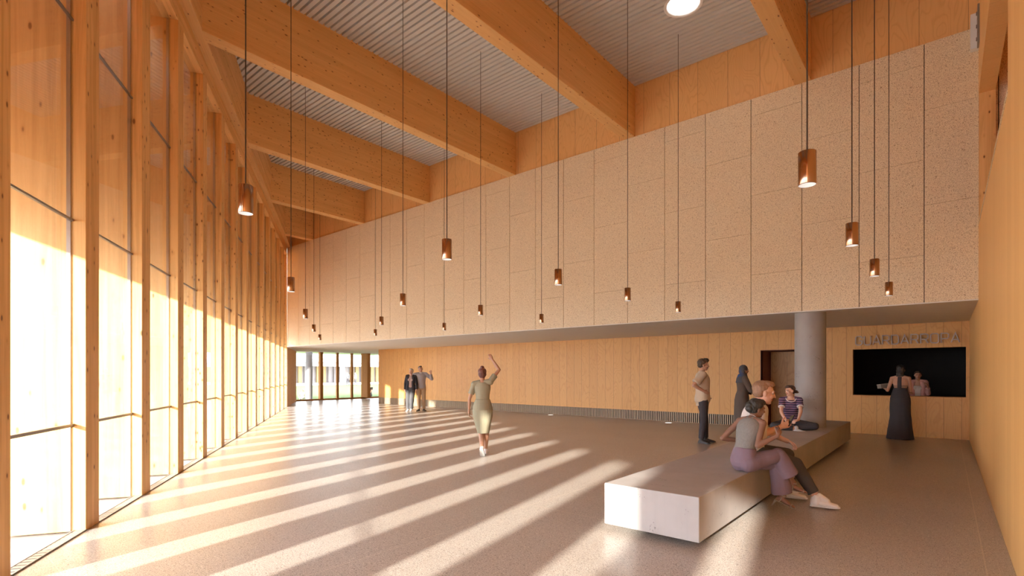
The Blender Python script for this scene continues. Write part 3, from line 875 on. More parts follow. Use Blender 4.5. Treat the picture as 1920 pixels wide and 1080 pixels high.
        p = w0 + d*.022*k + th*.024*k; q1 = (d*.62 + th*.72 + n*.35*thumb).normalized(); q2 = (d*.85 + th*.30 + n*.75*thumb).normalized(); q3 = (d*.9 + th*.0 + n*.8*thumb).normalized()
        B.path([p, p+q1*.040*k, p+q1*.040*k+q2*.034*k, p+q1*.040*k+q2*.034*k+q3*.026*k], [.0135*k, .0105*k, .0098*k, .008*k])
    def foot_shape(s, sh, side, inf=.006, sole=True, heel=0.):
        c = s.legs[side][2]; f, pitch = s.feet[side]; k = s.k*(.92 if s.fem else 1.)
        up = V((0,0,1)); lat = f.cross(up).normalized(); up = lat.cross(f).normalized()
        Rm = Matrix.Rotation(math.radians(-pitch), 3, lat); f2, u2 = Rm @ f, Rm @ up
        g = c - u2*.075*k                                      # ground point below the ankle
        def P(x, z): return g + f2*x*k + u2*z*k
        secs = []
        for x, wd, ht in ((-.062, .018, .030), (-.050, .031, .052), (-.01, .036, .078), (.04, .038, .070), (.09, .044, .050), (.14, .046, .036), (.175, .038, .028), (.195, .018, .018)):
            h = ht*.5*k+inf*.5; secs.append((P(x, 0)+u2*h, lat*(wd*k+inf), u2*h))
        # squarer lower edge: add a second flat loft for the sole
        sh.loft(secs)
        sh.cone(c + u2*.02*k, P(-.005, .05), s.leg_r[3]+inf, .036*k+inf)
        return P, lat, u2, f2
    def shoe(s, side, mat, sole_mat=None, inf=.006, vox=None, name='shoe', collar=False):
        sh = Sh(); P, lat, u2, f2 = s.foot_shape(sh, side, inf)
        k = s.k*(.92 if s.fem else 1.); c = s.legs[side][2]
        if collar: sh.cone(c + u2*.045*k, P(-.012, .045), s.leg_r[3]+.014, .046*k+inf, False); sh.cone(P(.012, .10), P(.085, .058), .034*k+inf, .036*k)
        o = sh.solid(name, mat, s.root, (vox or s.vox)*.8, 2)
        if sole_mat:
            so = Sh(); secs = []
            n = 12
            ring = [(-.07,.020),(-.055,.036),(0,.040),(.05,.042),(.10,.050),(.145,.050),(.185,.040),(.208,.018)]
            top = [P(x, .016)+lat*(w*k+inf*.4) for x, w in ring] + [P(x, .016)-lat*(w*k+inf*.4) for x, w in ring[::-1]]
            bot = [q - u2*.018*k for q in top]
            m = len(top); so._add(bot+top, [tuple(range(m)), tuple(range(m, 2*m))[::-1]] + [(i, m+i, m+(i+1) % m, (i+1) % m) for i in range(m)])
            me = bpy.data.meshes.new('sole'); me.from_pydata(so.v, [], so.f); me.materials.append(sole_mat); me.update()
            bm = bmesh.new(); bm.from_mesh(me); bmesh.ops.recalc_face_normals(bm, faces=bm.faces); bm.to_mesh(me); bm.free()
            q = bpy.data.objects.new('sole', me); COL.objects.link(q); q.parent = o
        return o
    def hair(s, mat, shapes, name='hair', smooth=2, wr=.0):
        sh = Sh(); h = s.hk
        for c, r in shapes: sh.ell(s.W(*c), tuple(q*h for q in r), s.Rh)
        return sh.solid(name, mat, s.root, s.vox*.9, smooth, wr, 40.)
SHORT = [((0, -.030, .048), (.083, .090, .078)), ((0, -.046, .0), (.080, .066, .075)), ((0, .03, .094), (.062, .062, .034))]

# ---- the seated woman at the front, back to us
if 1:
    s = Fig((-1.665, 5.88, 0), -52, 1.52, True, SK_DEEP, 'person in grey sleeveless top and mauve trousers sitting cross legged on bench edge', hip=.548,
            pelvis=rotm(0, -4), chest=rotm(34, 30, 0), head=rotm(2, 10, 4), vox=.0055)
    s.arm_to(1, s.fr(.5)[0] + V((.20, .24, .06)), (.35, -.55, -1)); s.arm(-1, (-.05, -.75, -.78), (-.15, .94, -.12))
    s.leg_to(-1, (-.034, .42, .170), (0, .5, 1), (.50, 1, 0), 24)
    s.leg(1, (-.20, 1, .20), (-.10, .50, -.92), (.15, 1, -.10), 8)
    s.build_body(hands={1: dict(d=(-.25, .35, .5), n=(-1, -.1, .3), curl=.55), -1: dict(d=(.5, .5, -.1), n=(0, 0, -1), curl=.3)}, barefoot=(1, -1))
    g = Sh(); s.torso(g, .24, .93, .013)
    p, R = s.fr(.66)
    for x in (-1, 1): g.ell(p + R @ V((x*.064*s.k, .078*s.k, -.01)), (.064*s.k, .06*s.k, .066*s.k), R)
    for x in (-1, 1):
        p, R = s.fr(.915); g.cone(p + R @ V((x*.03, -.006, .012)), s.shoulder(x) + R @ V((-x*.035, -.005, .026)), .044, .030)
    m = NT('grey_rib_top', .9, 0., .2); v = m.coord(rand=False); k = m.noise(m.vmath('MULTIPLY', v, (150., 150., 10.)), 1., 2.)
    m.color(m.mix(k, (.16, .15, .14), (.27, .255, .24))); m.bump(k, .12, .003)
    g.solid('top', m.m, s.root, s.vox, 3, .003, 14.)
    TR = cloth('mauve_trouser_cloth', (.215, .150, .185))
    g = Sh(); s.torso(g, -.16, .30, .016)
    for x in (-1, 1): s.trouser(g, x, 0, 1., .020)
    a, b, c = s.legs[-1]; g.cone(b, b.lerp(c, .90), .078, .100, True, False)
    a, b, c = s.legs[1]; g.cone(b, b.lerp(c, .66), .078, .105, True, False)
    g.solid('trousers', TR, s.root, s.vox, 3, .007, 8.)
    HB = hairm('black_hair', (.035, .032, .030))
    s.hair(HB, [((0, -.030, .048), (.090, .096, .084)), ((0, -.05, .0), (.084, .072, .074)), ((.0, -.085, .020), (.075, .060, .066)), ((.03, -.11, -.012), (.052, .042, .042)), ((0, .02, .092), (.068, .070, .040))], wr=.006)
    p = s.fr(1.02)[0]; nk = Sh()
    tr = s.fr(.99)[1]; n = 26
    for i in range(n):
        a0, a1 = 2*math.pi*i/n, 2*math.pi*(i+1)/n
        q = [p + tr @ V((.062*math.cos(t), .058*math.sin(t)+.004, -.012+.014*math.sin(t)*-1)) for t in (a0, a1)]
        nk.cone(q[0], q[1], .0028, .0028)
    me = bpy.data.meshes.new('necklace'); me.from_pydata(nk.v, [], nk.f); me.materials.append(plain('silver', (.6, .58, .55), .3, 1.)); o = bpy.data.objects.new('necklace', me); COL.objects.link(o); o.parent = s.root
    SND = plain('sandal_leather', (.30, .25, .20), .45)
    for x in (-1, 1):
        c = s.legs[x][2]; f, pitch = s.feet[x]; sh = Sh(); up = V((0,0,1)); lat = f.cross(up).normalized(); up = lat.cross(f).normalized()
        Rm = Matrix.Rotation(math.radians(-pitch), 3, lat); f2, u2 = Rm @ f, Rm @ up; k = s.k*.92; g0 = c - u2*.075*k
        def P(a, b, l=0): return g0 + f2*a*k + u2*b*k + lat*l*k
        secs = []
        for a, w in ((-.068, .022), (-.04, .036), (.02, .032), (.07, .038), (.13, .046), (.18, .040), (.205, .020)): secs.append((P(a, -.006), lat*w*k, u2*.007))
        sh.loft(secs)
        sh.cone(P(-.052, -.005), P(-.062, -.10), .016*k, .007*k)            # heel
        for a, hh in ((.135, .040), (-.005, .088)):
            pts = [P(a, hh*math.sin(t)*1.02, .047*math.cos(t)) for t in [math.pi*i/8 for i in range(9)]]
            sh.path(pts, [.006]*9)
        ring = [c + u2*.012 + (lat*math.cos(t) + f2*math.sin(t))*.041*k for t in [2*math.pi*i/14 for i in range(15)]]
        sh.path(ring, [.006]*15)
        sh.solid('sandal', SND, s.root, .005, 1)
    W1 = s

# ---- the man beside her
if 1:
    s = Fig((-1.77, 6.53, 0), -62, 1.82, False, SK_LIGHT, 'person with short fair hair in white shirt sitting on bench and holding out a phone', hip=.562,
            pelvis=rotm(0, -8), chest=rotm(2, 18), head=rotm(0, 9), vox=.0055, hs=1.10)
    Ri = Matrix.Rotation(math.radians(62), 3, 'Z')
    def loc(x, y, z): return Ri @ (V((x, y, z)) - V((-1.77, 6.53, 0)))
    s.leg_to(1, loc(-1.10, 6.60, .10), (.1, .6, 1), (.25, 1, 0), 0)
    s.leg_to(-1, loc(-1.46, 6.86, .10), (-.15, .8, 1), (.25, 1, 0), 0)
    s.arm_to(1, loc(-1.43, 6.42, .895), (.55, -.7, -1)); s.arm_to(-1, loc(-1.47, 6.78, .71), (-.9, -.4, -.5))
    s.build_body(hands={1: dict(d=(-.15, 1, .42), n=(-1, .1, .25), curl=.55, thumb=.9), -1: dict(d=(.2, 1, -.45), n=(.3, -.3, -1), curl=.25)})
    WS = cloth('white_shirt_cloth', (.66, .60, .57))
    g = Sh(); s.torso(g, -.04, .955, .016, .012)
    for x in (-1, 1):
        p, R = s.fr(.90); g.cone(p + R @ V((x*.05, -.005, .02)), s.shoulder(x) + V((0,0,.004)), .066, .070)
        s.sleeve(g, x, 0, 1.10, .020, .012)
    g.solid('shirt', WS, s.root, s.vox, 3, .006, 9.)
    p, R = s.fr(1.0); c = Sh(); c.loft([(p + R @ V((0, 0, -.045)), R @ V((.084, 0, 0)), R @ V((0, .080, 0))), (p + R @ V((0, .004, .012)), R @ V((.070, 0, 0)), R @ V((0, .070, 0)))])
    c.solid('collar', WS, s.root, .006, 1)
    for x in (-1, 1):
        a, b, q = s.arms[x]; d = (q-b).normalized(); c = Sh(); c.cone(b + d*.012, b + d*.055, .066, .064, False, False); c.solid('cuff', WS, s.root, .006, 2, .003, 20.)
    TG = cloth('grey_trouser_cloth', (.085, .078, .078))
    g = Sh(); s.torso(g, -.16, .14, .014)
    for x in (-1, 1): s.trouser(g, x, 0, 1.82, .014, .004)
    g.solid('trousers', TG, s.root, s.vox, 3, .006, 9.)
    WH = plain('white_leather', (.78, .74, .72), .5); WSO = plain('white_rubber', (.70, .68, .66), .6)
    for x in (-1, 1): s.shoe(x, WH, WSO, .011, collar=True)
    HF = hairm('fair_hair', (.26, .145, .085))
    s.hair(HF, [((0, -.030, .046), (.081, .089, .077)), ((0, -.044, .004), (.079, .062, .066)), ((0, .022, .094), (.066, .068, .034))], wr=.003)
    s.brows(HF)
    a, b, q = s.arms[1]; d = (q-b).normalized(); u = d.orthogonal().normalized(); w = d.cross(u); c = Sh()
    ring = [q - d*.035 + (u*math.cos(t) + w*math.sin(t))*.031 for t in [2*math.pi*i/16 for i in range(17)]]; c.path(ring, [.0035]*17)
    c.solid('bracelet', M['black'], s.root, .0035, 0)
    Q = Matrix.Rotation(math.radians(-62), 3, 'Z') @ s.palm[1] + V((-1.77, 6.53, 0))
    ph = empty('phone', Q + V((.045, .02, .035)), math.radians(-40)); ph.rotation_euler = (math.radians(58), math.radians(-12), math.radians(-48))
    MB().box((-.036, -.075, -.004), (.036, .075, .004)).build('case', M['black'], ph, .004, 2)
    MB().box((-.033, -.071, .0041), (.033, .071, .0046)).build('screen', plain('dark_screen', (.05, .055, .06), .1), ph)
    tag(ph, 'black phone held up in the hand of the seated white shirted man', 'phone')

# ---- the girl sitting cross legged by the column
if 1:
    s = Fig((-2.25, 10.88, 0), 196, 1.56, True, SK_LIGHT, 'person in striped purple tee sitting cross legged on bench against the column', hip=.545,
            pelvis=rotm(0, -4), chest=rotm(0, 6), head=rotm(-56, 2, 4), vox=.0065)
    s.leg(1, (.58, .81, -.05), (-.97, .06, -.10), (-1, .12, 0), 0); s.leg(-1, (-.74, .62, -.02), (.95, -.02, -.12), (.9, .25, 0), 0)
    s.arm_to(1, (.10, .33, .63), (1, -.3, -.3)); s.arm_to(-1, (-.09, .36, .65), (-1, -.3, -.3))
    s.build_body(hands={1: dict(d=(-.5, .5, -.45), n=(-.2, -.4, -1), curl=.35), -1: dict(d=(.6, .4, -.2), n=(.1, -.3, -1), curl=.4)})
    TS = striped('striped_tee', (.060, .045, .085), (.30, .17, .27), .042, .34)
    g = Sh(); s.torso(g, .0, .90, .011)
    p, R = s.fr(.66)
    for x in (-1, 1): g.ell(p + R @ V((x*.064*s.k, .078*s.k, -.01)), (.062*s.k, .058*s.k, .064*s.k), R)
    for x in (-1, 1):
        p, R = s.fr(.90); g.cone(p + R @ V((x*.075, -.01, .016)), s.shoulder(x), .050, .062); s.sleeve(g, x, 0, .56, .014, .010)
    g.solid('tee', TS, s.root, s.vox, 3, .004, 10.)
    WB = plain('white_trim_cloth', (.70, .66, .66), .8)
    c = Sh(); p, R = s.fr(.90)
    ring = [p + R @ V((.085*math.cos(t), .030+.072*math.sin(t), .035-.058*max(0, math.sin(t)))) for t in [2*math.pi*i/22 for i in range(23)]]; c.path(ring, [.008]*23); c.solid('neck_trim', WB, s.root, .006, 1)
    for x in (-1, 1):
        a, b, q = s.arms[x]; d = (b-a).normalized(); c = Sh(); c.cone(a.lerp(b, .54), a.lerp(b, .60), .067*s.k, .067*s.k, False, False); c.solid('cuff', WB, s.root, .007, 1)
    DT = cloth('charcoal_legging', (.055, .050, .055))
    g = Sh(); s.torso(g, -.16, .10, .012)
    for x in (-1, 1): s.trouser(g, x, 0, 1.85, .014)
    g.solid('leggings', DT, s.root, s.vox, 3, .005, 9.)
    GS = plain('pale_grey_shoe', (.55, .53, .53), .6)
    for x in (-1, 1): s.shoe(x, GS, None, .006)
    HBR = hairm('dark_brown_hair', (.055, .032, .024))
    s.hair(HBR, [((0, -.030, .048), (.084, .090, .078)), ((0, -.046, .0), (.080, .066, .070)), ((0, .03, .092), (.062, .062, .036)), ((0, -.135, -.02), (.040, .045, .034)), ((0, -.165, -.035), (.022, .04, .022))], wr=.003)
    s.brows(HBR)

# ---- the man standing with a hand on his hip
if 1:
    s = Fig((-4.03, 11.20, 0), -58, 1.81, False, SK_TAN, 'person in beige short sleeved shirt standing with hand on hip left of the bench', pelvis=rotm(0, 0), chest=rotm(-4, -3), head=rotm(-4, 2), vox=.007)
    s.leg_to(1, (.12, -.05, .085), (.1, 1, 0), (.75, .65, 0)); s.leg_to(-1, (-.10, .08, .085), (0, 1, 0), (.1, 1, 0))
    s.arm_to(1, (.20, -.01, 1.12), (.30, -1, .1)); s.arm_to(-1, (-.26, .12, .98), (-.6, -1, 0))
    s.build_body(hands={1: dict(d=(-.30, .85, -.45), n=(-1, -.1, -.2), curl=.2), -1: dict(d=(.4, .7, -.4), n=(1, 0, 0), curl=.3)})
    BS = cloth('beige_shirt_cloth', (.56, .44, .32))
    g = Sh(); s.torso(g, -.25, .95, .026, .014)
    for x in (-1, 1):
        p, R = s.fr(.90); g.cone(p + R @ V((x*.05, -.005, .02)), s.shoulder(x) + V((0,0,.004)), .064, .070); s.sleeve(g, x, 0, .78, .024, .022)
    g.solid('shirt', BS, s.root, s.vox, 3, .007, 8.)
    p, R = s.fr(1.0); c = Sh(); c.loft([(p + R @ V((0, 0, -.05)), R @ V((.084, 0, 0)), R @ V((0, .080, 0))), (p + R @ V((0, .0, .012)), R @ V((.070, 0, 0)), R @ V((0, .070, 0)))]); c.solid('collar', BS, s.root, .007, 1)
    DJ = cloth('dark_jean_cloth', (.058, .050, .055))
    g = Sh(); s.torso(g, -.16, .12, .012)
    for x in (-1, 1): s.trouser(g, x, 0, 1.97, .013, .008)
    g.solid('trousers', DJ, s.root, s.vox, 3, .006, 9.)
    BKS = plain('dark_shoe_leather', (.045, .040, .040), .5)
    for x in (-1, 1): s.shoe(x, BKS, BKS, .006)
    HC = hairm('brown_hair', (.075, .048, .030))
    s.hair(HC, [((0, -.026, .054), (.084, .092, .080)), ((0, -.046, .004), (.080, .062, .064)), ((0, .042, .098), (.066, .062, .046))], wr=.008)
    s.brows(HC)

# ---- the woman in the headscarf
if 1:
    s = Fig((-3.62, 12.62, 0), -52, 1.70, True, SK_TAN, 'person in dark headscarf and long dark coat standing behind the bench', chest=rotm(0, 0), head=rotm(-4, 4), vox=.008)
    s.leg_to(1, (.10, 0, .08), (0, 1, 0)); s.leg_to(-1, (-.10, .05, .08), (0, 1, 0))
    s.arm_to(1, (.10, .25, 1.06), (1, -.6, -.3)); s.arm_to(-1, (-.10, .27, 1.04), (-1, -.6, -.3))
    s.build_body(hands={1: dict(d=(-1, .3, 0), n=(0, -1, 0), curl=.4), -1: dict(d=(1, .3, 0), n=(0, -1, 0), curl=.4)})
    AB = cloth('dark_coat_cloth', (.14, .108, .090))
    g = Sh(); s.torso(g, -.1, .97, .022)
    p, R = s.fr(.66)
    for x in (-1, 1): g.ell(p + R @ V((x*.06, .085, -.01)), (.066, .06, .066), R)
    g.loft([((0, -.01, .30), (.20, 0, 0), (0, .165, 0)), ((0, -.015, .60), (.185, 0, 0), (0, .155, 0)), ((0, -.018, .88), (.182, 0, 0), (0, .145, 0)), ((0, -.01, 1.02), (.155, 0, 0), (0, .118, 0))])
    for x in (-1, 1): s.sleeve(g, x, 0, 1.95, .022, .006)
    g.solid('coat', AB, s.root, s.vox, 3, .008, 7.)
    g = Sh()
    for x in (-1, 1): s.trouser(g, x, .6, 1.98, .022, .01)
    g.solid('trousers', M['black'], s.root, s.vox, 3, .004, 9.)
    for x in (-1, 1): s.shoe(x, BKS, None, .006)
    SC_ = NT('headscarf_cloth', .8, 0., .2); v = SC_.coord(rand=False); k = SC_.noise(v, 3.2, 2.)
    SC_.color(SC_.mix(SC_.step(k, .52, .60), (.10, .098, .11), (.05, .10, .27)))
    sh = Sh(); h = s.hk
    for c, r in [((0, -.022, .040), (.092, .100, .090)), ((0, -.040, -.02), (.090, .080, .090)), ((0, -.010, -.095), (.078, .078, .055))]: sh.ell(s.W(*c), tuple(q*h for q in r), s.Rh)
    p = s.fr(.92)[0]; sh.loft([(p + V((0, 0, -.12)), (.17, 0, 0), (0, .135, 0)), (p + V((0, 0, -.02)), (.145, 0, 0), (0, .12, 0)), (p + V((0, .01, .08)), (.09, 0, 0), (0, .09, 0))])
    sh.solid('headscarf', SC_.m, s.root, s.vox, 3, .005, 12.)
    s.brows(HBR)

# ---- the waving woman in the green dress
if 1:
    s = Fig((-6.45, 6.86, 0), 36, 1.61, True, SK_TAN, 'person in sage green dress walking away with one arm raised', chest=rotm(0, 1, -2), head=rotm(4, 2), vox=.007)
    s.leg_to(1, (.035, .12, .085), (0, 1, 0), (.05, 1, 0)); s.leg_to(-1, (.0, -.12, .15), (0, 1, 0), (0, 1, 0), 42)
    s.arm(1, (.42, .28, .60), (-.62, .30, .90), .04); s.arm(-1, (-.32, -.05, -1), (-.06, .12, -1))
    s.build_body(hands={1: dict(d=(-.45, .3, .8), n=(-.2, 1, 0), curl=.12), -1: dict(d=(0, .15, -1), n=(1, 0, 0), curl=.35)})
    GD = cloth('sage_dress_cloth', (.36, .33, .23))
    g = Sh(); s.torso(g, .30, .93, .011)
    p, R = s.fr(.66)
    for x in (-1, 1): g.ell(p + R @ V((x*.064*s.k, .078*s.k, -.01)), (.060*s.k, .056*s.k, .062*s.k), R)
    for x in (-1, 1):
        p, R = s.fr(.91); g.cone(p + R @ V((x*.05, -.005, .012)), s.shoulder(x) + V((0,0,.03 if x > 0 else 0)), .050, .058); s.sleeve(g, x, 0, .52 if x > 0 else .68, .013, .008)
    g.solid('bodice', GD, s.root, s.vox, 3, .004, 10.)
    g = Sh(); k = s.k; pz = s.hipz
    g.loft([((.01, 0, .42), (.105, 0, 0), (0, .115, 0)), ((.005, -.005, .55), (.135, 0, 0), (0, .130, 0)), ((0, -.014, .72), (.178, 0, 0), (0, .142, 0)), ((0, -.020, .84), (.185, 0, 0), (0, .148, 0)), ((0, -.012, .95), (.160, 0, 0), (0, .124, 0)), ((0, 0, 1.03), (.132, 0, 0), (0, .102, 0))])
    g.solid('skirt', GD, s.root, s.vox, 3, .005, 7.)
    g = Sh(); p, R = s.fr(.36); ring = [p + R @ V((.128*k*math.cos(t), .006+.098*k*math.sin(t), -.010)) for t in [2*math.pi*i/30 for i in range(31)]]; g.path(ring, [.010]*31); g.solid('belt', cloth('dark_sage_belt', (.22, .20, .14)), s.root, .007, 1)
    for x in (-1, 1): s.shoe(x, WH, WSO, .007)
    HR = hairm('auburn_hair', (.15, .055, .040))
    s.hair(HR, [((0, -.030, .048), (.085, .092, .080)), ((0, -.050, -.01), (.080, .066, .078)), ((0, .03, .092), (.062, .062, .036)), ((.0, -.060, .125), (.042, .042, .036))], wr=.004)

# ---- the couple at the back
if 1:
    s = Fig((-15.88, 13.34, 0), 233, 1.80, False, SK_TAN, 'person in grey sweater and beige trousers raising a hand, standing by the back wall', chest=rotm(0, 0, 2), head=rotm(8, 0, 8), vox=.011)
    s.leg_to(1, (.09, .0, .085), (0, 1, 0), (.5, 1, 0)); s.leg_to(-1, (-.11, -.04, .085), (0, 1, 0), (-.35, 1, 0))
    s.arm_to(-1, (-.36, .22, 1.50), (-.8, .0, -1)); s.arm_to(1, (.42, -.16, 1.14), (.9, -.8, 0))
    s.build_body(hands={-1: dict(d=(-.1, .4, .9), n=(.3, .9, 0), curl=.2), 1: dict(d=(.8, .3, .1), n=(0, 1, 0), curl=.3)})
    GSW = cloth('grey_sweater_cloth', (.40, .36, .37))
    g = Sh(); s.torso(g, -.06, .95, .024)
    for x in (-1, 1):
        p, R = s.fr(.90); g.cone(p + R @ V((x*.05, -.005, .02)), s.shoulder(x) + V((0,0,.004)), .064, .070); s.sleeve(g, x, 0, 1.85, .020)
    g.solid('sweater', GSW, s.root, s.vox, 3, .006, 8.)
    p, R = s.fr(1.0); c = Sh(); c.loft([(p + R @ V((0, .01, -.05)), R @ V((.082, 0, 0)), R @ V((0, .080, 0))), (p + R @ V((0, .006, .012)), R @ V((.068, 0, 0)), R @ V((0, .068, 0)))]); c.solid('collar', WS, s.root, .009, 1)
    BT = cloth('beige_trouser_cloth', (.50, .34, .21))
    g = Sh(); s.torso(g, -.16, .12, .014)
    for x in (-1, 1): s.trouser(g, x, 0, 1.97, .014, .006)
    g.solid('trousers', BT, s.root, s.vox, 3, .006, 9.)
    for x in (-1, 1): s.shoe(x, BKS, None, .006)
    HGY = hairm('grey_brown_hair', (.10, .080, .068)); s.hair(HGY, SHORT); s.brows(HGY)
    s = Fig((-16.08, 12.98, 0), 222, 1.70, True, SK_LIGHT, 'person in black blazer with short pale hair standing by the back wall', chest=rotm(0, 0, -3), head=rotm(-20, 0, -6), vox=.011)
    s.leg_to(1, (.10, .02, .085), (0, 1, 0), (.2, 1, 0)); s.leg_to(-1, (-.04, .14, .085), (0, 1, 0), (0, 1, 0))
    s.arm(1, (.22, .05, -1), (.0, .18, -1)); s.arm(-1, (-.24, .12, -1), (-.02, .35, -1))
    s.build_body(hands={1: dict(d=(0, .2, -1), n=(-1, 0, 0), curl=.35), -1: dict(d=(0, .3, -1), n=(1, 0, 0), curl=.35)})
    PT = cloth('pale_pink_top_cloth', (.52, .36, .31))
    g = Sh(); s.torso(g, .0, .92, .012)
    p, R = s.fr(.66)
    for x in (-1, 1): g.ell(p + R @ V((x*.064*s.k, .080*s.k, -.01)), (.062*s.k, .060*s.k, .066*s.k), R)
    g.solid('top', PT, s.root, s.vox, 2, .004, 9.)
    BZ = cloth('black_blazer_cloth', (.045, .038, .042))
    g = Sh()
    for x in (-1, 1):                                             # two fronts leave the top open down the middle
        secs = []
        for i in range(9):
            t = -.10 + 1.03*i/8; p, R = s.fr(t); rx, ry, yo = s.wid(t); secs.append((p + R @ V((x*(rx*.50+.026)*s.k, yo-.006, 0)), R @ V((rx*.52*s.k+.014, 0, 0)), R @ V((0, ry*s.k+.026, 0))))
        g.loft(secs)
        p, R = s.fr(.90); g.cone(p + R @ V((x*.06, -.005, .015)), s.shoulder(x), .052, .062); s.sleeve(g, x, 0, 1.92, .018)
    g.solid('blazer', BZ, s.root, s.vox, 3, .006, 8.)
    LT = cloth('grey_trouser_wool', (.10, .095, .10)); DTR = cloth('dark_trouser_cloth', (.05, .045, .05))
    g = Sh(); s.torso(g, -.16, .14, .012)
    for x in (-1, 1): s.trouser(g, x, 0, 1.93, .020, .014)
    g.solid('trousers', LT, s.root, s.vox, 3, .005, 9.)
    for x in (-1, 1): s.shoe(x, WH, None, .005)
    s.hair(hairm('pale_grey_hair', (.50, .42, .33)), SHORT, wr=.004)

# ---- the woman in the black gown at the hatch
if 1:
    s = Fig((-.80, 14.72, 0), -8, 1.70, True, SK_TAN, 'person in long black backless gown standing at the cloakroom hatch', chest=rotm(0, 2), head=rotm(2, 2), vox=.007)
    s.leg_to(1, (.08, 0, .085), (0, 1, 0)); s.leg_to(-1, (-.08, 0, .085), (0, 1, 0))
    s.arm_to(-1, (-.31, .19, 1.13), (-.1, -.6, -1)); s.arm_to(1, (.08, .30, 1.14), (.25, -.25, -1))
    s.build_body(hands={-1: dict(d=(-.45, .85, .05), n=(.2, .1, 1), curl=.3), 1: dict(d=(-.3, 1, .1), n=(-.3, .0, 1), curl=.4)})
    BG = cloth('black_gown_cloth', (.060, .055, .060))
    g = Sh()
    g.loft([((0, 0, .012), (.262, 0, 0), (0, .23, 0)), ((0, -.005, .25), (.225, 0, 0), (0, .195, 0)), ((0, -.01, .55), (.192, 0, 0), (0, .160, 0)), ((0, -.012, .82), (.190, 0, 0), (0, .146, 0)), ((0, -.012, .93), (.186, 0, 0), (0, .142, 0)), ((0, -.004, 1.06), (.152, 0, 0), (0, .116, 0)), ((0, .010, 1.16), (.128, 0, 0), (0, .092, 0))])
    p, R = s.fr(.62); g.loft([(p + V((0, .055, -.16)), (.118, 0, 0), (0, .060, 0)), (p + V((0, .065, .0)), (.128, 0, 0), (0, .068, 0)), (p + V((0, .055, .10)), (.085, 0, 0), (0, .045, 0))])
    for x in (-1, 1): g.ell(p + V((x*.064*s.k, .080*s.k, -.01)), (.060*s.k, .056*s.k, .062*s.k))
    g.solid('gown', BG, s.root, s.vox, 3, .009, 6.)
    g = Sh()
    pts = []
    for t in (.34, .45, .6, .75, .88, .96):
        p, R = s.fr(t); rx, ry, yo = s.wid(t); pts.append((p + R @ V((0, (yo-ry)*s.k+.001, 0)), (.040, 0, 0), (0, .010, 0)))
    g.loft(pts); g.solid('back_strap', BG, s.root, s.vox*.8, 2)
    for q, t in enumerate((.49, .54, .59)):
        g = Sh(); p, R = s.fr(t); rx, ry, yo = s.wid(t)
        arc = [p + R @ V(((rx*s.k+.003)*math.cos(a), yo*s.k + (ry*s.k+.003)*math.sin(a), 0)) for a in [math.pi + math.pi*i/16 for i in range(17)]]
        g.path(arc, [.0055]*17); g.solid('side_strap', BG, s.root, .0045, 1)
    s.hair(hairm('long_dark_hair', (.030, .022, .018)), [((0, -.030, .048), (.085, .094, .082)), ((0, -.052, -.01), (.084, .070, .085)), ((0, .03, .092), (.062, .062, .036)), ((-.01, -.060, -.09), (.070, .050, .085)), ((-.055, -.050, -.17), (.030, .035, .090)), ((.045, -.055, -.15), (.036, .035, .07))], wr=.005)
    Rw = Matrix.Rotation(math.radians(-8), 3, 'Z'); Q = Rw @ s.palm[-1] + V((-.80, 14.72, 0))
    bx = empty('clutch_box', Q + V((-.03, .02, -.005)), math.radians(28)); bx.rotation_euler = (math.radians(-4), math.radians(-8), math.radians(40))
    MB().box((-.10, -.06, 0), (.10, .08, .075)).build('box_body', plain('grey_card', (.27, .235, .20), .7), bx, .006, 2)
    MB().box((-.104, -.064, .075), (.104, .084, .10)).build('box_lid', plain('pale_card', (.38, .33, .27), .7), bx, .006, 2)
    tag(bx, 'grey brown box carried on the left hand of the gowned person at the hatch', 'box')

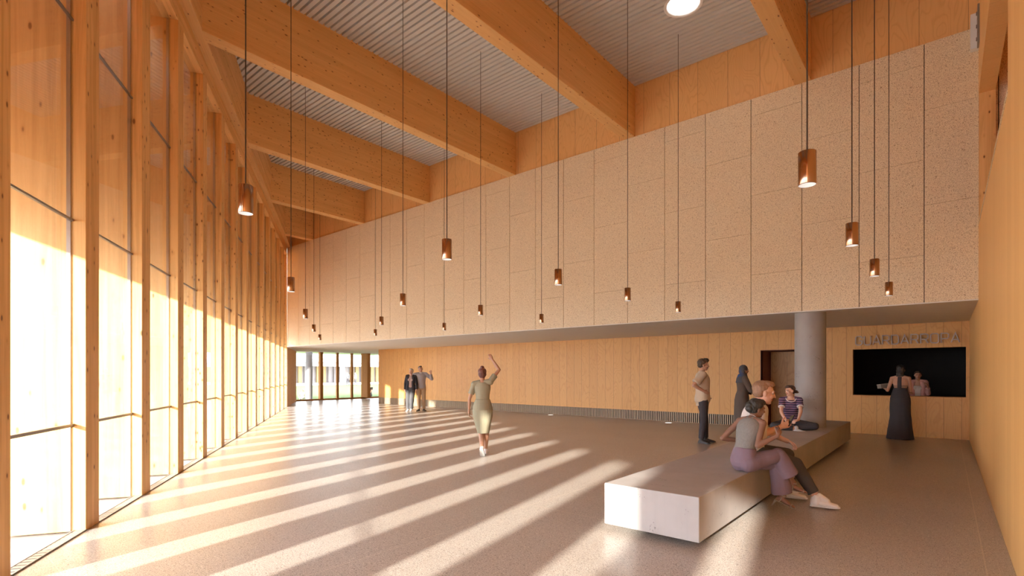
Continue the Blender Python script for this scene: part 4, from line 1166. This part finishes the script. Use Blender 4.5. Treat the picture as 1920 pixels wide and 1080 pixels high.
# ---- the attendant inside the hatch
if 1:
    s = Fig((-.53, 16.12, 0), 178, 1.57, True, SK_TAN, 'person in pink blazer and white top standing inside the dark hatch', chest=rotm(0, 2), head=rotm(8, 4), vox=.008)
    s.leg_to(1, (.08, 0, .085), (0, 1, 0)); s.leg_to(-1, (-.08, 0, .085), (0, 1, 0))
    s.arm_to(-1, (-.20, .20, 1.17), (-.1, -.5, -1)); s.arm_to(1, (.16, .22, 1.02), (.3, -.6, -1))
    s.build_body(hands={-1: dict(d=(.2, .3, .9), n=(.9, -.2, .1), curl=.35), 1: dict(d=(-.5, .8, .1), n=(-.2, -.2, -1), curl=.4)})
    g = Sh(); s.torso(g, -.12, .74, .014)
    p, R = s.fr(.66)
    for x in (-1, 1): g.ell(p + R @ V((x*.06*s.k, .082*s.k, -.01)), (.058*s.k, .054*s.k, .06*s.k), R)
    g.solid('top', cloth('white_top_cloth', (.66, .60, .56)), s.root, s.vox, 2, .003, 9.)
    PB = cloth('pink_blazer_cloth', (.62, .34, .30)); g = Sh()
    for x in (-1, 1):
        secs = []
        for i in range(9):
            t = -.16 + 1.09*i/8; p, R = s.fr(t); rx, ry, yo = s.wid(t); secs.append((p + R @ V((x*(rx*.50+.044)*s.k, yo-.008, 0)), R @ V((rx*.50*s.k+.012, 0, 0)), R @ V((0, ry*s.k+.030, 0))))
        g.loft(secs)
        p, R = s.fr(.90); g.cone(p + R @ V((x*.06, -.005, .015)), s.shoulder(x), .052, .064); s.sleeve(g, x, 0, 1.85, .020)
    g.solid('blazer', PB, s.root, s.vox, 3, .006, 8.)
    g = Sh(); s.torso(g, -.16, .10, .012)
    for x in (-1, 1): s.trouser(g, x, 0, 1.93, .018, .010)
    g.solid('trousers', DTR, s.root, s.vox*1.4, 2)
    for x in (-1, 1): s.shoe(x, BKS, None, .005)
    s.hair(HBR, [((0, -.030, .048), (.086, .090, .078)), ((0, -.048, .0), (.083, .066, .080)), ((0, .03, .092), (.064, .062, .036)), ((0, -.06, -.08), (.075, .045, .07))], wr=.003); s.brows(HBR)

# ---- people far outside on the lawn
def far_person(x, y, yaw, H, pose, top, bottom, hair, label, z=-.10):
    s = Fig((x, y, z), yaw, H, False, SK_LIGHT, label, hip=(.12 if pose == 'sit' else None), vox=.02)
    if pose == 'sit':
        s.leg(1, (.4, 1, .30), (-.5, .6, -.40)); s.leg(-1, (-.4, 1, .30), (.5, .6, -.40)); s.arm_to(1, (.16, .42, .22), (1, -.3, 0)); s.arm_to(-1, (-.16, .42, .22), (-1, -.3, 0))
    else:
        s.leg_to(1, (.11, .08, .085), (0, 1, 0)); s.leg_to(-1, (-.11, -.08, .085), (0, 1, 0)); s.arm(1, (.2, .1, -1), (.05, .4, -1)); s.arm(-1, (-.2, -.1, -1), (0, .3, -1))
    s.build_body(hands={1: dict(n=(-1, 0, 0), curl=.3), -1: dict(n=(1, 0, 0), curl=.3)})
    g = Sh(); s.torso(g, -.04, .95, .024)
    for q in (-1, 1): s.sleeve(g, q, 0, 1.8 if pose != 'sit' else .6, .022)
    g.solid('shirt', top, s.root, s.vox, 2)
    g = Sh(); s.torso(g, -.16, .10, .014)
    for q in (-1, 1): s.trouser(g, q, 0, 1.95, .018)
    g.solid('trousers', bottom, s.root, s.vox, 2)
    for q in (-1, 1): s.shoe(q, BKS, None, .006, .02)
    s.hair(hair, SHORT)
far_person(-29.75, 15.80, 225, 1.0, 'sit', WS, WS, HF, 'small person with fair hair in white sitting outside the left end window pane')
far_person(-29.8, 20.55, 215, 1.72, 'sit', TG, TG, HC, 'person in dark grey sitting outside at the right end of the end window')
far_person(-60.5, 38.4, 200, 1.72, 'stand', LT, DTR, HC, 'person in pale shirt standing far across the lawn before the porch, left one')
far_person(-60.5, 39.6, 160, 1.72, 'stand', GSW, LT, HC, 'person in grey top standing far across the lawn before the porch, right one')
# ------------------------------------------------------------------ light
SUN_EL = math.radians(15.6)
sd = V((SAZ.x*math.cos(SUN_EL), SAZ.y*math.cos(SUN_EL), -math.sin(SUN_EL)))
L = bpy.data.lights.new('sun', 'SUN'); L.energy = 11.5; L.color = (1., .955, .85); L.angle = math.radians(1.3)
lo = bpy.data.objects.new('sun', L); COL.objects.link(lo); lo.rotation_euler = sd.to_track_quat('-Z', 'Y').to_euler(); lo.location = (-6, -20, 14)
W = bpy.data.worlds.new('sky'); SC.world = W; W.use_nodes = True
bg = W.node_tree.nodes['Background']; bg.inputs[0].default_value = (.92, 1., 1.12, 1); bg.inputs[1].default_value = 6.8

# ------------------------------------------------------------------ camera
cam = bpy.data.cameras.new('camera'); co = bpy.data.objects.new('camera', cam); COL.objects.link(co)
cam.sensor_fit = 'HORIZONTAL'; cam.sensor_width = 36.; cam.lens = 970/1920*36
cam.shift_y = 160/1920; cam.clip_start = .05; cam.clip_end = 400
co.location = (0, 0, 1.5); co.rotation_euler = (math.radians(90), 0, math.radians(40))
SC.camera = co

vs = SC.view_settings; vs.view_transform = 'Standard'; vs.look = 'None'; vs.gamma = 1.; vs.use_curve_mapping = False
vs.exposure = 0.92
cy = SC.cycles
cy.use_denoising = True; cy.max_bounces = 14; cy.diffuse_bounces = 9; cy.glossy_bounces = 4; cy.transparent_max_bounces = 24; cy.transmission_bounces = 4
cy.sample_clamp_indirect = 8.0; cy.caustics_reflective = False; cy.caustics_refractive = False
cy.use_adaptive_sampling = True
